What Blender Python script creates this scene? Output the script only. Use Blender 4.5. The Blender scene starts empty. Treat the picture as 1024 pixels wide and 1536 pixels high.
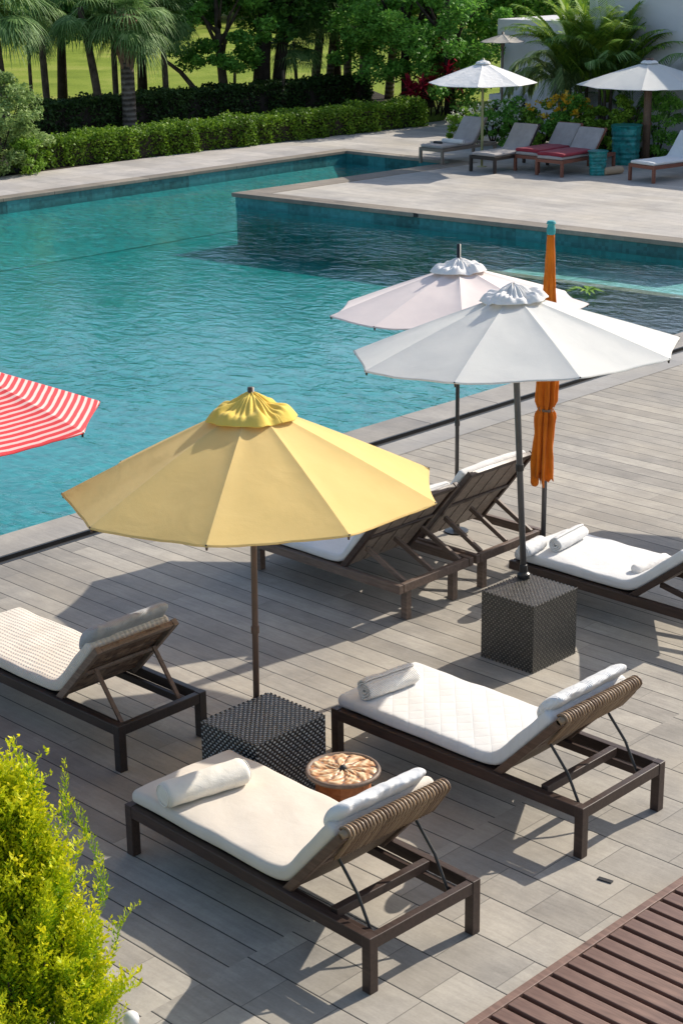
import bpy, math, random
import numpy as np
from mathutils import Vector, Matrix, noise
R = math.radians
C = bpy.context.scene.collection
rng = np.random.default_rng(7)
random.seed(7)

# ------------------------------------------------------------------ camera
F, PITCH, ROLL, H, TH = 2596.1, 0.3254, -0.0137, 5.1809, 0.7735
def deck(v):
    x, y = v[0], v[1]
    return np.array([x*math.cos(TH)-y*math.sin(TH), x*math.sin(TH)+y*math.cos(TH), v[2]])
_c, _s = math.cos(PITCH), math.sin(PITCH)
_fw = np.array([0, _c, -_s]); _r = np.array([1., 0, 0]); _u = np.array([0, _s, _c])
FW = deck(_fw); RT = deck(_r*math.cos(ROLL)+_u*math.sin(ROLL)); UP = deck(_u*math.cos(ROLL)-_r*math.sin(ROLL))
def at(u, v, z=0.0):
    """point at height z seen at pixel (u, v) of the 1024 x 1536 photograph"""
    d = FW+(u-512)/F*RT-(v-768)/F*UP
    t = (z-H)/d[2]
    return np.array([0, 0, H])+t*d
def pix(P):
    d = np.array(P, float)-np.array([0, 0, H]); z = d@FW
    return 512+F*(d@RT)/z, 768-F*(d@UP)/z
def zat(x, y, v):
    lo, hi = -1.0, 12.0
    for _ in range(50):
        m = (lo+hi)/2
        if pix((x, y, m))[1] > v: lo = m
        else: hi = m
    return lo
cam = bpy.data.cameras.new('camera'); co = bpy.data.objects.new('camera', cam); C.objects.link(co)
M = Matrix(((RT[0], UP[0], -FW[0], 0), (RT[1], UP[1], -FW[1], 0), (RT[2], UP[2], -FW[2], H), (0, 0, 0, 1)))
co.matrix_world = M
cam.sensor_width = 36; cam.lens = F/1536*36; cam.clip_end = 900; cam.clip_start = .1
bpy.context.scene.camera = co

# ------------------------------------------------------------------ light
SUN_AZ, SUN_EL = R(83.0), R(35.5)
w = bpy.data.worlds.new('World'); bpy.context.scene.world = w; w.use_nodes = True
nt = w.node_tree
sky = nt.nodes.new('ShaderNodeTexSky'); sky.sky_type = 'NISHITA'; sky.sun_disc = False
sky.sun_elevation = SUN_EL; sky.sun_rotation = math.pi/2-SUN_AZ; sky.dust_density = 1.5; sky.air_density = 1.0
nt.links.new(sky.outputs[0], nt.nodes['Background'].inputs[0]); nt.nodes['Background'].inputs[1].default_value = .15
sl = bpy.data.lights.new('sun', 'SUN'); sl.energy = 4.6; sl.angle = R(.5); sl.color = (1, .93, .82)
so = bpy.data.objects.new('sun', sl); C.objects.link(so)
sd = Vector((math.cos(SUN_AZ)*math.cos(SUN_EL), math.sin(SUN_AZ)*math.cos(SUN_EL), math.sin(SUN_EL)))
so.rotation_euler = sd.to_track_quat('Z', 'Y').to_euler(); so.location = (0, 10, 20)
vs = bpy.context.scene.view_settings
vs.view_transform = 'Standard'; vs.look = 'None'; vs.exposure = 0.32; vs.gamma = 1

# ------------------------------------------------------------------ materials
class NT:
    def __init__(s, name, rough=.6, spec=.4):
        s.m = bpy.data.materials.new(name); s.m.use_nodes = True; s.t = s.m.node_tree
        s.b = s.t.nodes['Principled BSDF']; s.b.inputs['Roughness'].default_value = rough
        s.b.inputs['Specular IOR Level'].default_value = spec
        s.out = s.t.nodes['Material Output']
    def n(s, typ, **k):
        nd = s.t.nodes.new('ShaderNode'+typ)
        for a, b in k.items(): setattr(nd, a, b)
        return nd
    def l(s, a, b): s.t.links.new(a, b)
    def obj(s): return s.n('TexCoord').outputs['Object']
    def mapping(s, vec, scale=(1, 1, 1), rot=(0, 0, 0)):
        m = s.n('Mapping'); m.inputs['Scale'].default_value = scale; m.inputs['Rotation'].default_value = rot
        s.l(vec, m.inputs[0]); return m.outputs[0]
    def noise(s, vec, scale, detail=4, rough=.55, dist=0):
        n = s.n('TexNoise'); n.inputs['Scale'].default_value = scale; n.inputs['Detail'].default_value = detail
        n.inputs['Roughness'].default_value = rough; n.inputs['Distortion'].default_value = dist
        s.l(vec, n.inputs['Vector']); return n.outputs['Fac']
    def ramp(s, fac, stops):
        r = s.n('ValToRGB'); e = r.color_ramp.elements
        while len(e) < len(stops): e.new(.5)
        for i, (p, c) in enumerate(stops):
            e[i].position = p; e[i].color = (*c, 1) if not isinstance(c, (int, float)) else (c, c, c, 1)
        s.l(fac, r.inputs[0]); return r.outputs[0]
    def math(s, op, a, b=None, c=None, clamp=False):
        m = s.n('Math', operation=op); m.use_clamp = clamp
        for i, v in enumerate((a, b, c)):
            if v is None: continue
            if isinstance(v, (int, float)): m.inputs[i].default_value = v
            else: s.l(v, m.inputs[i])
        return m.outputs[0]
    def mix(s, fac, a, b, mode='MIX'):
        m = s.n('Mix', data_type='RGBA', blend_type=mode)
        for sock, v in ((m.inputs[0], fac), (m.inputs[6], a), (m.inputs[7], b)):
            if isinstance(v, (int, float)): sock.default_value = v
            elif isinstance(v, tuple): sock.default_value = (*v, 1)
            else: s.l(v, sock)
        return m.outputs[2]
    def bump(s, h, strength=.3, dist=.01, normal=None):
        b = s.n('Bump'); b.inputs['Strength'].default_value = strength; b.inputs['Distance'].default_value = dist
        s.l(h, b.inputs['Height'])
        if normal is not None: s.l(normal, b.inputs['Normal'])
        s.l(b.outputs[0], s.b.inputs['Normal']); return b.outputs[0]
    def col(s, c):
        if isinstance(c, tuple): s.b.inputs['Base Color'].default_value = (*c, 1)
        else: s.l(c, s.b.inputs['Base Color'])
    def xyz(s, v):
        x = s.n('SeparateXYZ'); s.l(v, x.inputs[0]); return x.outputs

def m_wood(name, a, b, rough=.5, scale=1.0, spec=.4):
    k = NT(name, rough, spec); o = k.obj()
    g = k.noise(k.mapping(o, (3*scale, 26*scale, 26*scale)), 1.6, 5, .65, .6)
    f = k.noise(o, 3, 3)
    g2 = k.math('ADD', k.math('MULTIPLY', g, .75), k.math('MULTIPLY', f, .3))
    k.col(k.ramp(g2, [(.3, a), (.72, b)])); k.bump(g, .25, .003)
    k.l(k.ramp(f, [(.3, rough-.1), (.7, rough+.15)]), k.b.inputs['Roughness'])
    return k.m
def m_plain(name, c, rough=.5, spec=.4, var=.15, scale=6, bump=.0, metal=0):
    k = NT(name, rough, spec); o = k.obj(); n = k.noise(o, scale, 5, .6)
    k.col(k.ramp(n, [(.3, tuple(x*(1-var) for x in c)), (.7, tuple(min(1, x*(1+var)) for x in c))]))
    if bump: k.bump(k.noise(o, scale*8, 3), bump, .004)
    k.b.inputs['Metallic'].default_value = metal
    return k.m
def m_cloth(name, c, c2=None, kind='plain', bump=.3, transl=0, rough=.85, scale=1.0, stripe=None):
    k = NT(name, rough, .15); o = k.obj(); c2 = c2 or tuple(x*.9 for x in c)
    wr = k.noise(o, 5, 4, .6); fine = k.noise(o, 160, 2)
    colr = k.ramp(wr, [(.25, c2), (.65, c)])
    x = k.xyz(o)
    if kind == 'knit':
        a = k.math('SINE', k.math('MULTIPLY', x[1], 300*scale)); b = k.math('SINE', k.math('ADD', k.math('MULTIPLY', k.math('ADD', x[0], x[2]), 420*scale), k.math('MULTIPLY', a, 1.1)))
        h = k.math('ADD', k.math('MULTIPLY', a, .5), k.math('MULTIPLY', b, .5))
        colr = k.mix(k.math('MULTIPLY', k.math('LESS_THAN', h, -.35), .2), colr, tuple(v*.6 for v in c2))
    elif kind == 'quilt':
        u = k.math('ADD', x[0], k.math('MULTIPLY', x[1], .9)); v = k.math('SUBTRACT', x[0], k.math('MULTIPLY', x[1], .9))
        def groove(q): return k.math('ABSOLUTE', k.math('SINE', k.math('MULTIPLY', q, 23)))
        h0 = k.math('POWER', k.math('MINIMUM', groove(u), groove(v)), .45)
        h = k.math('ADD', k.math('MULTIPLY', h0, .9), k.math('MULTIPLY', fine, .35))
        colr = k.mix(k.math('MULTIPLY', k.math('LESS_THAN', h0, .34), .12), colr, tuple(q*.75 for q in c2))
    elif kind == 'rib':
        h = k.math('MULTIPLY', k.math('SINE', k.math('ADD', k.math('MULTIPLY', x[1], 640*scale), k.math('MULTIPLY', wr, 5))), .35)
        h = k.math('ADD', h, k.math('MULTIPLY', k.noise(o, 60, 3), 1.6))
    else:
        h = k.math('ADD', k.math('MULTIPLY', fine, .5), k.math('ADD', k.math('MULTIPLY', k.noise(o, 14, 5, .6), 1.2), k.math('MULTIPLY', k.noise(k.mapping(o, (1, 1, 2)), 3.5, 3, .5, 1.2), 3.0)))
    k.bump(h, bump, .006)
    if stripe is not None:
        colr = stripe(k, colr)
    k.col(colr)
    k.b.inputs['Sheen Weight'].default_value = .1
    if transl:
        t = k.n('BsdfTranslucent'); mx = k.n('MixShader'); mx.inputs[0].default_value = transl
        if isinstance(colr, tuple): t.inputs[0].default_value = (*colr, 1)
        else: k.l(colr, t.inputs[0])
        k.l(k.b.outputs[0], mx.inputs[1]); k.l(t.outputs[0], mx.inputs[2]); k.l(mx.outputs[0], k.out.inputs[0])
    return k.m
def m_leaf(name, cols, transl=.3, rough=.55, attr=None, spec=.25, vscale=.7):
    """leaf colours vary from leaf to leaf and slowly over the plant"""
    k = NT(name, rough, spec)
    g = k.n('NewGeometry').outputs['Random Per Island']
    n = k.noise(k.obj(), vscale, 2)
    if attr:
        a = k.n('Attribute'); a.attribute_name = attr
        f = k.math('ADD', k.math('MULTIPLY', a.outputs['Fac'], .75), k.math('MULTIPLY', g, .25))
    else: f = k.math('ADD', k.math('MULTIPLY', g, .55), k.math('MULTIPLY', k.math('SUBTRACT', n, .22), .85), clamp=True)
    c = k.ramp(f, [(i/(len(cols)-1), q) for i, q in enumerate(cols)])
    k.col(c)
    t = k.n('BsdfTranslucent'); k.l(c, t.inputs[0]); mx = k.n('MixShader'); mx.inputs[0].default_value = transl
    k.l(k.b.outputs[0], mx.inputs[1]); k.l(t.outputs[0], mx.inputs[2]); k.l(mx.outputs[0], k.out.inputs[0])
    return k.m

def m_planks(name, pitch, length, cols, gap=.006, near=None, rough=.75, seam=.5, gapcol=.02, bumps=.35, stain=True):
    """planks running along X in rows of the given pitch; near: rows turn into square tiles for X > near"""
    k = NT(name, rough, .3); o = k.obj(); X, Y, Z = k.xyz(o)
    def grid(pitch, length, jit, joint_frac):
        r = k.math('DIVIDE', Y, pitch); row = k.math('FLOOR', r)
        wn = k.n('TexWhiteNoise', noise_dimensions='1D'); k.l(row, wn.inputs['W'])
        rr = wn.outputs['Value']
        ln = k.math('ADD', length, k.math('MULTIPLY', k.math('FRACT', k.math('MULTIPLY', rr, 7.31)), length*jit))
        c = k.math('DIVIDE', k.math('ADD', X, k.math('MULTIPLY', rr, 9.7)), ln)
        colf = k.math('FLOOR', c)
        cv = k.n('CombineXYZ'); k.l(row, cv.inputs[0]); k.l(colf, cv.inputs[1]); cv.inputs[2].default_value = pitch
        w2 = k.n('TexWhiteNoise', noise_dimensions='3D'); k.l(cv.outputs[0], w2.inputs['Vector'])
        fy = k.math('FRACT', r); fx = k.math('FRACT', c)
        dy = k.math('MULTIPLY', k.math('MINIMUM', fy, k.math('SUBTRACT', 1, fy)), pitch)
        dx = k.math('MULTIPLY', k.math('MINIMUM', fx, k.math('SUBTRACT', 1, fx)), k.math('MULTIPLY', ln, joint_frac))
        return w2, dy, dx
    w2, dy, dx = grid(pitch, length, .6, 1.8)
    rnd = w2.outputs['Value']
    if near is not None:
        w3, dy3, dx3 = grid(pitch*5/3, .36, .9, 1.0)
        sel = k.math('GREATER_THAN', X, near)
        def pick(a, b):
            m = k.n('Mix', data_type='FLOAT'); k.l(sel, m.inputs[0]); k.l(a, m.inputs[2]); k.l(b, m.inputs[3]); return m.outputs[0]
        rnd = pick(rnd, w3.outputs['Value']); dy = pick(dy, dy3); dx = pick(dx, dx3)
    # soft grain along the plank, shifted for every plank
    off = k.n('CombineXYZ'); k.l(k.math('MULTIPLY', rnd, 40), off.inputs[0]); k.l(k.math('MULTIPLY', rnd, 17), off.inputs[1])
    va = k.n('VectorMath', operation='ADD'); k.l(o, va.inputs[0]); k.l(off.outputs[0], va.inputs[1])
    grain = k.noise(k.mapping(va.outputs[0], (1.6, 14, 1)), 2.2, 6, .65, .4)
    cloud = k.noise(va.outputs[0], 2.3, 6, .62, .3)
    speck = k.math('ADD', k.math('MULTIPLY', k.noise(o, 60, 3, .7), .6), k.math('MULTIPLY', k.noise(o, 15, 5, .7, .6), .4))
    f = k.math('ADD', k.math('ADD', k.math('ADD', k.math('MULTIPLY', rnd, .15), .035), k.math('MULTIPLY', grain, .30)), k.math('ADD', k.math('MULTIPLY', cloud, .42), k.math('MULTIPLY', speck, .30)))
    c = k.ramp(f, [(.40, cols[0]), (.60, cols[1]), (.78, cols[2])])
    if stain:
        big = k.noise(o, .55, 5, .6, .5)
        c = k.mix(k.ramp(big, [(.45, 0.0), (.72, .42)]), c, tuple(v*.55 for v in cols[0]), 'MIX')
        bl = k.noise(o, 3.2, 8, .72, 1.0)
        c = k.mix(k.ramp(bl, [(.42, 0.0), (.70, .28)]), c, tuple(v*.62 for v in cols[1]), 'MIX')
        warm = k.noise(o, .9, 3, .5)
        c = k.mix(k.ramp(warm, [(.4, 0.0), (.75, .35)]), c, (cols[2][0]*1.0, cols[2][1]*.93, cols[2][2]*.8))
    gm = k.math('LESS_THAN', dy, gap*.5); jm = k.math('LESS_THAN', dx, gap*.32)
    c = k.mix(k.math('MULTIPLY', jm, seam), c, (gapcol, gapcol, gapcol)); c = k.mix(k.math('MULTIPLY', gm, .93), c, (gapcol, gapcol, gapcol))
    k.col(c)
    edge = k.math('MINIMUM', k.math('DIVIDE', dy, gap*.9), k.math('DIVIDE', dx, gap*.6)); edge = k.math('MINIMUM', edge, 1.0)
    k.bump(k.math('ADD', k.math('MULTIPLY', edge, .8), k.math('ADD', k.math('MULTIPLY', cloud, .3), k.math('MULTIPLY', speck, .35))), bumps, .008)
    k.l(k.ramp(cloud, [(.3, rough-.12), (.7, rough+.1)]), k.b.inputs['Roughness'])
    return k.m

MT = {}
MT['deck'] = m_planks('deck boards', .2, 2.2, ((.185, .168, .146), (.315, .287, .247), (.46, .418, .352)), near=-5.95, gap=.0085)
MT['terrace'] = m_planks('pale terrace boards', .3, 2.6, ((.30, .28, .25), (.42, .385, .345), (.55, .51, .45)), gap=.006, seam=.3, gapcol=.12)
MT['path'] = m_planks('pale path slabs', .6, 1.2, ((.30, .28, .26), (.40, .37, .345), (.52, .48, .44)), gap=.008, seam=.4, gapcol=.14)
MT['coping'] = m_planks('grey coping stone', 1.15, 30, ((.18, .17, .156), (.28, .26, .235), (.39, .36, .32)), gap=.012, rough=.7)
MT['coping2'] = m_planks('brown coping stone', 1.3, 1.3, ((.14, .12, .10), (.22, .19, .155), (.32, .28, .23)), gap=.01)
MT['border'] = m_planks('border stone', 1.2, 30, ((.24, .23, .22), (.32, .305, .285), (.42, .395, .36)), gap=.004, gapcol=.1)
MT['channel'] = m_plain('dark channel', (.03, .03, .031), .6)
MT['wood'] = m_wood('dark brown wood', (.028, .017, .013), (.075, .046, .035), .42)
MT['wood_black'] = m_wood('black brown wood', (.018, .013, .011), (.042, .030, .026), .45)
MT['wood_dk2'] = m_wood('weathered brown wood', (.075, .052, .04), (.22, .155, .118), .5)
MT['wood_mid'] = m_wood('mid brown wood', (.06, .034, .022), (.17, .10, .065), .45)
MT['wood_worn'] = m_wood('worn brown wood', (.085, .058, .042), (.24, .165, .12), .5)
MT['wood_grey'] = m_wood('grey brown slats', (.13, .098, .078), (.31, .24, .19), .55)
MT['wood_bench'] = m_wood('red brown boards', (.085, .046, .034), (.25, .148, .11), .5, .7)
MT['wood_red'] = m_wood('red wood', (.12, .04, .025), (.28, .10, .06), .5)
MT['metal'] = m_plain('dark metal', (.045, .043, .042), .35, .5, metal=.6)
MT['metal_grey'] = m_plain('grey metal', (.16, .155, .15), .35, .5, metal=.8)
MT['pole_brown'] = m_plain('brown pole', (.11, .065, .045), .4)
MT['pole_grey'] = m_plain('grey pole', (.085, .08, .08), .35)
MT['pole_green'] = m_plain('bamboo pole', (.30, .29, .14), .5)
MT['cream'] = m_cloth('cream canvas', (.66, .595, .51), (.61, .545, .46), bump=.25)
MT['quilt'] = m_cloth('quilted white', (.69, .675, .65), (.64, .625, .60), 'quilt', bump=.5)
MT['knitcream'] = m_cloth('knitted cream', (.70, .64, .55), (.60, .53, .445), 'knit', bump=.5, scale=.55)
MT['white'] = m_cloth('white towel', (.71, .70, .68), (.64, .63, .61), bump=.5)
MT['whiterib'] = m_cloth('ribbed white towel', (.76, .75, .73), (.66, .645, .62), 'rib', bump=.7, scale=.8)
MT['knitwhite'] = m_cloth('knitted white towel', (.76, .73, .68), (.62, .57, .51), 'knit', bump=.5, scale=.95)
MT['greycloth'] = m_cloth('blue grey towel', (.40, .41, .42), (.30, .31, .32), 'rib', bump=.5)
MT['bluetowel'] = m_cloth('pale cream roll', (.76, .72, .64), (.70, .64, .53), bump=.5)
MT['greyfab'] = m_cloth('light grey sling', (.40, .36, .34), (.32, .29, .275))
MT['redfab'] = m_cloth('wine red cushion', (.30, .035, .05), (.22, .025, .04))
MT['yellowfab'] = m_cloth('yellow canvas', (.98, .79, .37), (.95, .76, .34), bump=.2, transl=.5)
MT['yellowcap'] = m_cloth('yellow cotton cap', (.95, .69, .15), (.88, .60, .11), bump=.6, transl=.15)
MT['whitefab'] = m_cloth('white canvas', (.93, .92, .88), (.90, .89, .855), bump=.2, transl=.5)
MT['pinkfab'] = m_cloth('off white canvas', (.95, .85, .80), (.91, .81, .765), bump=.12, transl=.3)
MT['capfab'] = m_cloth('white cap', (.93, .90, .86), (.84, .81, .77), bump=.8, transl=.15)
MT['orangefab'] = m_cloth('orange canvas', (.80, .22, .018), (.55, .13, .01), bump=.6, transl=.2)
MT['tealwrap'] = m_plain('teal cap', (.03, .28, .30), .5)
MT['beigefab'] = m_cloth('beige canvas', (.50, .46, .40), (.40, .36, .31), transl=.2)
MT['teal'] = m_plain('teal glaze', (.012, .20, .19), .35, .5, var=.6, scale=9, bump=.8)
MT['beigebol'] = m_cloth('tan bolster', (.48, .34, .22))
MT['wall'] = m_plain('white plaster', (.62, .60, .62), .85, .2, var=.05, scale=1.2, bump=.2)
MT['dark'] = m_plain('dark fill', (.02, .02, .022), .7)
MT['bark'] = m_plain('bark', (.10, .075, .055), .9, .1, var=.45, scale=7, bump=1)
MT['barkdark'] = m_plain('dark bark', (.045, .034, .026), .9, .1, var=.4, scale=7, bump=1)
MT['boots'] = m_plain('palm boots', (.30, .19, .13), .85, .1, var=.35, scale=14, bump=1)
MT['soil'] = m_plain('soil', (.035, .028, .02), .95, .1, var=.5, scale=5, bump=1)
MT['ball'] = m_plain('white enamel', (.8, .78, .74), .3)
def lawn_mat():
    k = NT('lawn grass', .9, .1); o = k.obj()
    f = k.math('ADD', k.math('MULTIPLY', k.noise(o, .35, 5, .6), .65), k.math('MULTIPLY', k.noise(k.mapping(o, (1, 1, 1)), 9, 4, .7), .35))
    c = k.ramp(f, [(.34, (.11, .16, .016)), (.5, (.20, .26, .03)), (.68, (.33, .33, .08))])
    k.col(c); k.bump(k.noise(o, 30, 3), .8, .05); return k.m
MT['lawn'] = lawn_mat()
def ring_bark():
    k = NT('ringed palm bark', .9, .1); o = k.obj(); x = k.xyz(o)
    n = k.noise(o, 5, 4)
    s = k.math('SINE', k.math('ADD', k.math('MULTIPLY', x[2], 45), k.math('MULTIPLY', n, 5)))
    f = k.math('ADD', k.math('MULTIPLY', s, .16), n)
    k.col(k.ramp(f, [(.3, (.075, .06, .048)), (.6, (.19, .155, .125)), (.8, (.27, .23, .19))])); k.bump(s, .6, .02); return k.m
MT['palmbark'] = ring_bark()
def stripe_mat():
    def st(k, colr):
        a = k.n('Attribute'); a.attribute_name = 'stripe'
        f = k.math('FRACT', a.outputs['Fac'])
        msk = k.math('LESS_THAN', f, .58)
        return k.mix(msk, (.88, .60, .55), (.80, .075, .085))
    return m_cloth('red striped canvas', (.8, .1, .1), None, bump=.12, transl=.25, stripe=st)
MT['stripe'] = stripe_mat()
def pool_mat(name, base, tile=.05, panel=None, var=.25):
    k = NT(name, .4, .3); o = k.obj()
    vm = k.n('VectorMath', operation='SCALE'); k.l(o, vm.inputs[0]); vm.inputs['Scale'].default_value = 1/tile
    fl = k.n('VectorMath', operation='FLOOR'); k.l(vm.outputs[0], fl.inputs[0])
    wn = k.n('TexWhiteNoise', noise_dimensions='3D'); k.l(fl.outputs[0], wn.inputs['Vector'])
    r = wn.outputs['Value']
    n = k.noise(o, .5, 4, .6)
    f = k.math('ADD', k.math('MULTIPLY', r, .5), k.math('MULTIPLY', n, .5))
    if panel:
        v2 = k.n('VectorMath', operation='SCALE'); k.l(o, v2.inputs[0]); v2.inputs['Scale'].default_value = 1/panel
        f2 = k.n('VectorMath', operation='FLOOR'); k.l(v2.outputs[0], f2.inputs[0])
        w2 = k.n('TexWhiteNoise', noise_dimensions='3D'); k.l(f2.outputs[0], w2.inputs['Vector'])
        f = k.math('ADD', k.math('MULTIPLY', f, .5), k.math('MULTIPLY', w2.outputs['Value'], .5))
    k.col(k.ramp(f, [(.2, tuple(c*(1-var) for c in base)), (.8, tuple(min(1, c*(1+var)) for c in base))])); return k.m
MT['pooltile'] = pool_mat('teal mosaic', (.005, .225, .225), .1)
MT['poolwall'] = pool_mat('teal wall tiles', (.028, .16, .165), .07, .55, .45)
MT['ledge'] = pool_mat('pale ledge tiles', (.32, .52, .48), .1)
MT['curb'] = m_plain('brown sunken curb', (.20, .16, .11), .6, var=.3, scale=4)
def water_mat():
    k = NT('water'); k.t.nodes.remove(k.b); o = k.obj()
    a = k.noise(k.mapping(o, (1, 1.5, 1), (0, 0, .5)), 2.6, 3, .55, .8)
    b = k.noise(k.mapping(o, (1.3, 1, 1), (0, 0, -.6)), 8.5, 3, .6, .5)
    c0 = k.noise(o, .5, 2)
    h = k.math('ADD', k.math('MULTIPLY', a, 1.0), k.math("MULTIPLY", b, .16))
    bp = k.n('Bump'); bp.inputs['Distance'].default_value = .05
    k.l(k.ramp(c0, [(.35, .16), (.68, .62)]), bp.inputs['Strength']); k.l(h, bp.inputs['Height'])
    vd = k.n('VectorMath', operation='DOT_PRODUCT'); k.l(k.n('NewGeometry').outputs['Incoming'], vd.inputs[0]); k.l(bp.outputs[0], vd.inputs[1])
    fr = k.math('ADD', .02, k.math('MULTIPLY', .93, k.math('POWER', k.math('SUBTRACT', 1.0, k.math('ABSOLUTE', vd.outputs['Value']), clamp=True), 5.0)))
    gl = k.n('BsdfGlossy'); gl.inputs['Roughness'].default_value = .03; k.l(bp.outputs[0], gl.inputs['Normal'])
    gl.inputs[0].default_value = (1, 1, 1, 1)
    tr = k.n('BsdfTransparent')
    k.l(k.ramp(a, [(.3, (.66, .90, .89)), (.7, (.86, .99, .97))]), tr.inputs[0])
    mx = k.n('MixShader'); k.l(fr, mx.inputs[0]); k.l(tr.outputs[0], mx.inputs[1]); k.l(gl.outputs[0], mx.inputs[2])
    k.l(mx.outputs[0], k.out.inputs[0]); return k.m
MT['water'] = water_mat()
def wicker_mat(name, a, b, rough=.3, light=None):
    k = NT(name, rough, .6); g = k.n('NewGeometry').outputs['Random Per Island']
    c = k.ramp(g, [(0, a), (1, b)])
    if light:
        at_ = k.n('Attribute'); at_.attribute_name = 'strand'
        c = k.mix(k.math('MULTIPLY', at_.outputs['Fac'], 1.0), c, k.ramp(g, [(0, tuple(v*.55 for v in light)), (1, light)]))  # alternate strands coloured pale to stand in for highlights on the weave
    k.col(c); return k.m
MT['wick_black'] = wicker_mat('black wicker', (.010, .010, .011), (.025, .025, .025), .3, (.42, .42, .40))
MT['wick_brown'] = wicker_mat('brown wicker', (.022, .020, .017), (.05, .045, .038), .35, (.20, .18, .15))
MT['rattan'] = wicker_mat('honey rattan', (.17, .10, .055), (.38, .26, .15), .45)
def weave_mat(name, a, b, c, su=90, sv=90):
    k = NT(name, .55, .3); o = k.obj(); X, Y, Z = k.xyz(o)
    s = k.math('SINE', k.math('MULTIPLY', Y, su)); t = k.math('SINE', k.math('ADD', k.math('MULTIPLY', k.math('ADD', X, Z), sv), k.math('MULTIPLY', k.math('SIGN', s), 1.57)))
    h = k.math('MULTIPLY', k.math('ABSOLUTE', s), k.math('ADD', t, 1.0)); n = k.noise(o, 12, 3)
    f = k.math('ADD', k.math('MULTIPLY', h, .38), k.math('MULTIPLY', n, .3))
    k.col(k.ramp(f, [(.1, a), (.45, b), (.9, c)])); k.bump(h, .9, .006); return k.m
MT['weave'] = weave_mat('brown woven back', (.05, .03, .018), (.16, .10, .06), (.30, .20, .12), 150, 240)
def patch_mat():
    k = NT('patchwork wood', .6, .3); o = k.obj()
    v = k.n('TexVoronoi'); v.inputs['Scale'].default_value = 16; k.l(k.mapping(o, (1.6, 1, 1.6), (.5, .2, .8)), v.inputs['Vector'])
    g = k.noise(k.mapping(o, (4, 30, 4), (0, 0, .6)), 2, 4)
    f = k.math('ADD', k.math('MULTIPLY', k.xyz(v.outputs['Color'])[0], .5), k.math('MULTIPLY', g, .5))
    k.col(k.ramp(f, [(.2, (.035, .02, .013)), (.5, (.12, .07, .045)), (.8, (.25, .165, .11))])); k.bump(f, .6, .006); return k.m
MT['patch'] = patch_mat()
def mosaic_mat():
    k = NT('carved copper relief', .4, .5); o = k.obj(); a = k.n('Attribute'); a.attribute_name = 'relief'
    n = k.noise(o, 26, 4, .6, .8); f = k.math('ADD', k.math('MULTIPLY', a.outputs['Fac'], .55), k.math('MULTIPLY', n, .5))
    k.col(k.ramp(f, [(.22, (.05, .02, .01)), (.38, (.36, .13, .05)), (.55, (.60, .34, .17)), (.8, (.80, .64, .42))])); k.bump(n, .4, .004); return k.m
MT['mosaic'] = mosaic_mat()
MT['copper'] = m_wood('orange drum staves', (.22, .06, .02), (.48, .18, .07), .4)

MT['l_dark'] = m_leaf('dark leaf', ((0.025, 0.069, 0.014), (0.053, 0.146, 0.025), (0.111, 0.257, 0.039), (0.22, 0.415, 0.073)))
MT['l_mid'] = m_leaf('mid leaf', ((0.046, 0.127, 0.019), (0.1, 0.265, 0.035), (0.189, 0.416, 0.056), (0.352, 0.63, 0.1)))
MT['l_hedge'] = m_leaf('hedge leaf', ((0.045, 0.089, 0.01), (0.101, 0.19, 0.015), (0.177, 0.304, 0.023), (0.304, 0.417, 0.045)), vscale=1.2)
MT['l_hedge2'] = m_leaf('dark hedge leaf', ((0.016, 0.035, 0.01), (0.035, 0.07, 0.016), (0.062, 0.118, 0.025), (0.109, 0.172, 0.047)))
MT['l_grey'] = m_leaf('grey green leaf', ((.09, .15, .04), (.18, .27, .07), (.30, .42, .13), (.46, .56, .24)))
MT['l_palm'] = m_leaf('palm frond', ((0.042, 0.093, 0.026), (0.093, 0.194, 0.046), (0.209, 0.339, 0.104), (0.574, 0.705, 0.339)), rough=.6, spec=.25)
MT['l_areca'] = m_leaf('feather frond', ((0.055, 0.118, 0.016), (0.125, 0.25, 0.031), (0.265, 0.406, 0.047), (0.562, 0.624, 0.094)), rough=.6, spec=.25)
MT['l_arecag'] = m_leaf('grey feather frond', ((0.06, 0.108, 0.03), (0.132, 0.204, 0.06), (0.24, 0.324, 0.12), (0.432, 0.504, 0.264)), rough=.6, spec=.25)
MT['l_gold'] = m_leaf('golden conifer', ((.045, .13, .004), (.20, .36, .006), (.60, .63, .01), (.92, .78, .02)), attr='tip', transl=.35)
MT['l_red'] = m_leaf('red cordyline leaf', ((.16, .01, .02), (.34, .015, .04), (.55, .03, .07), (.65, .10, .13)))
MT['l_yellow'] = m_leaf('orange blossom', ((.55, .22, .01), (.7, .4, .02), (.8, .55, .05), (.75, .5, .3)))
MT['l_white'] = m_leaf('white blossom', ((.5, .5, .4), (.6, .6, .5), (.7, .7, .62), (.75, .75, .7)))
MT['l_lime'] = m_leaf('lime leaf', ((0.06, 0.132, 0.014), (0.132, 0.264, 0.024), (0.264, 0.432, 0.048), (0.432, 0.552, 0.096)))
MT['l_grass'] = m_leaf('grass blade', ((.10, .16, .02), (.16, .23, .03), (.24, .30, .05), (.3, .33, .09)))

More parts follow.
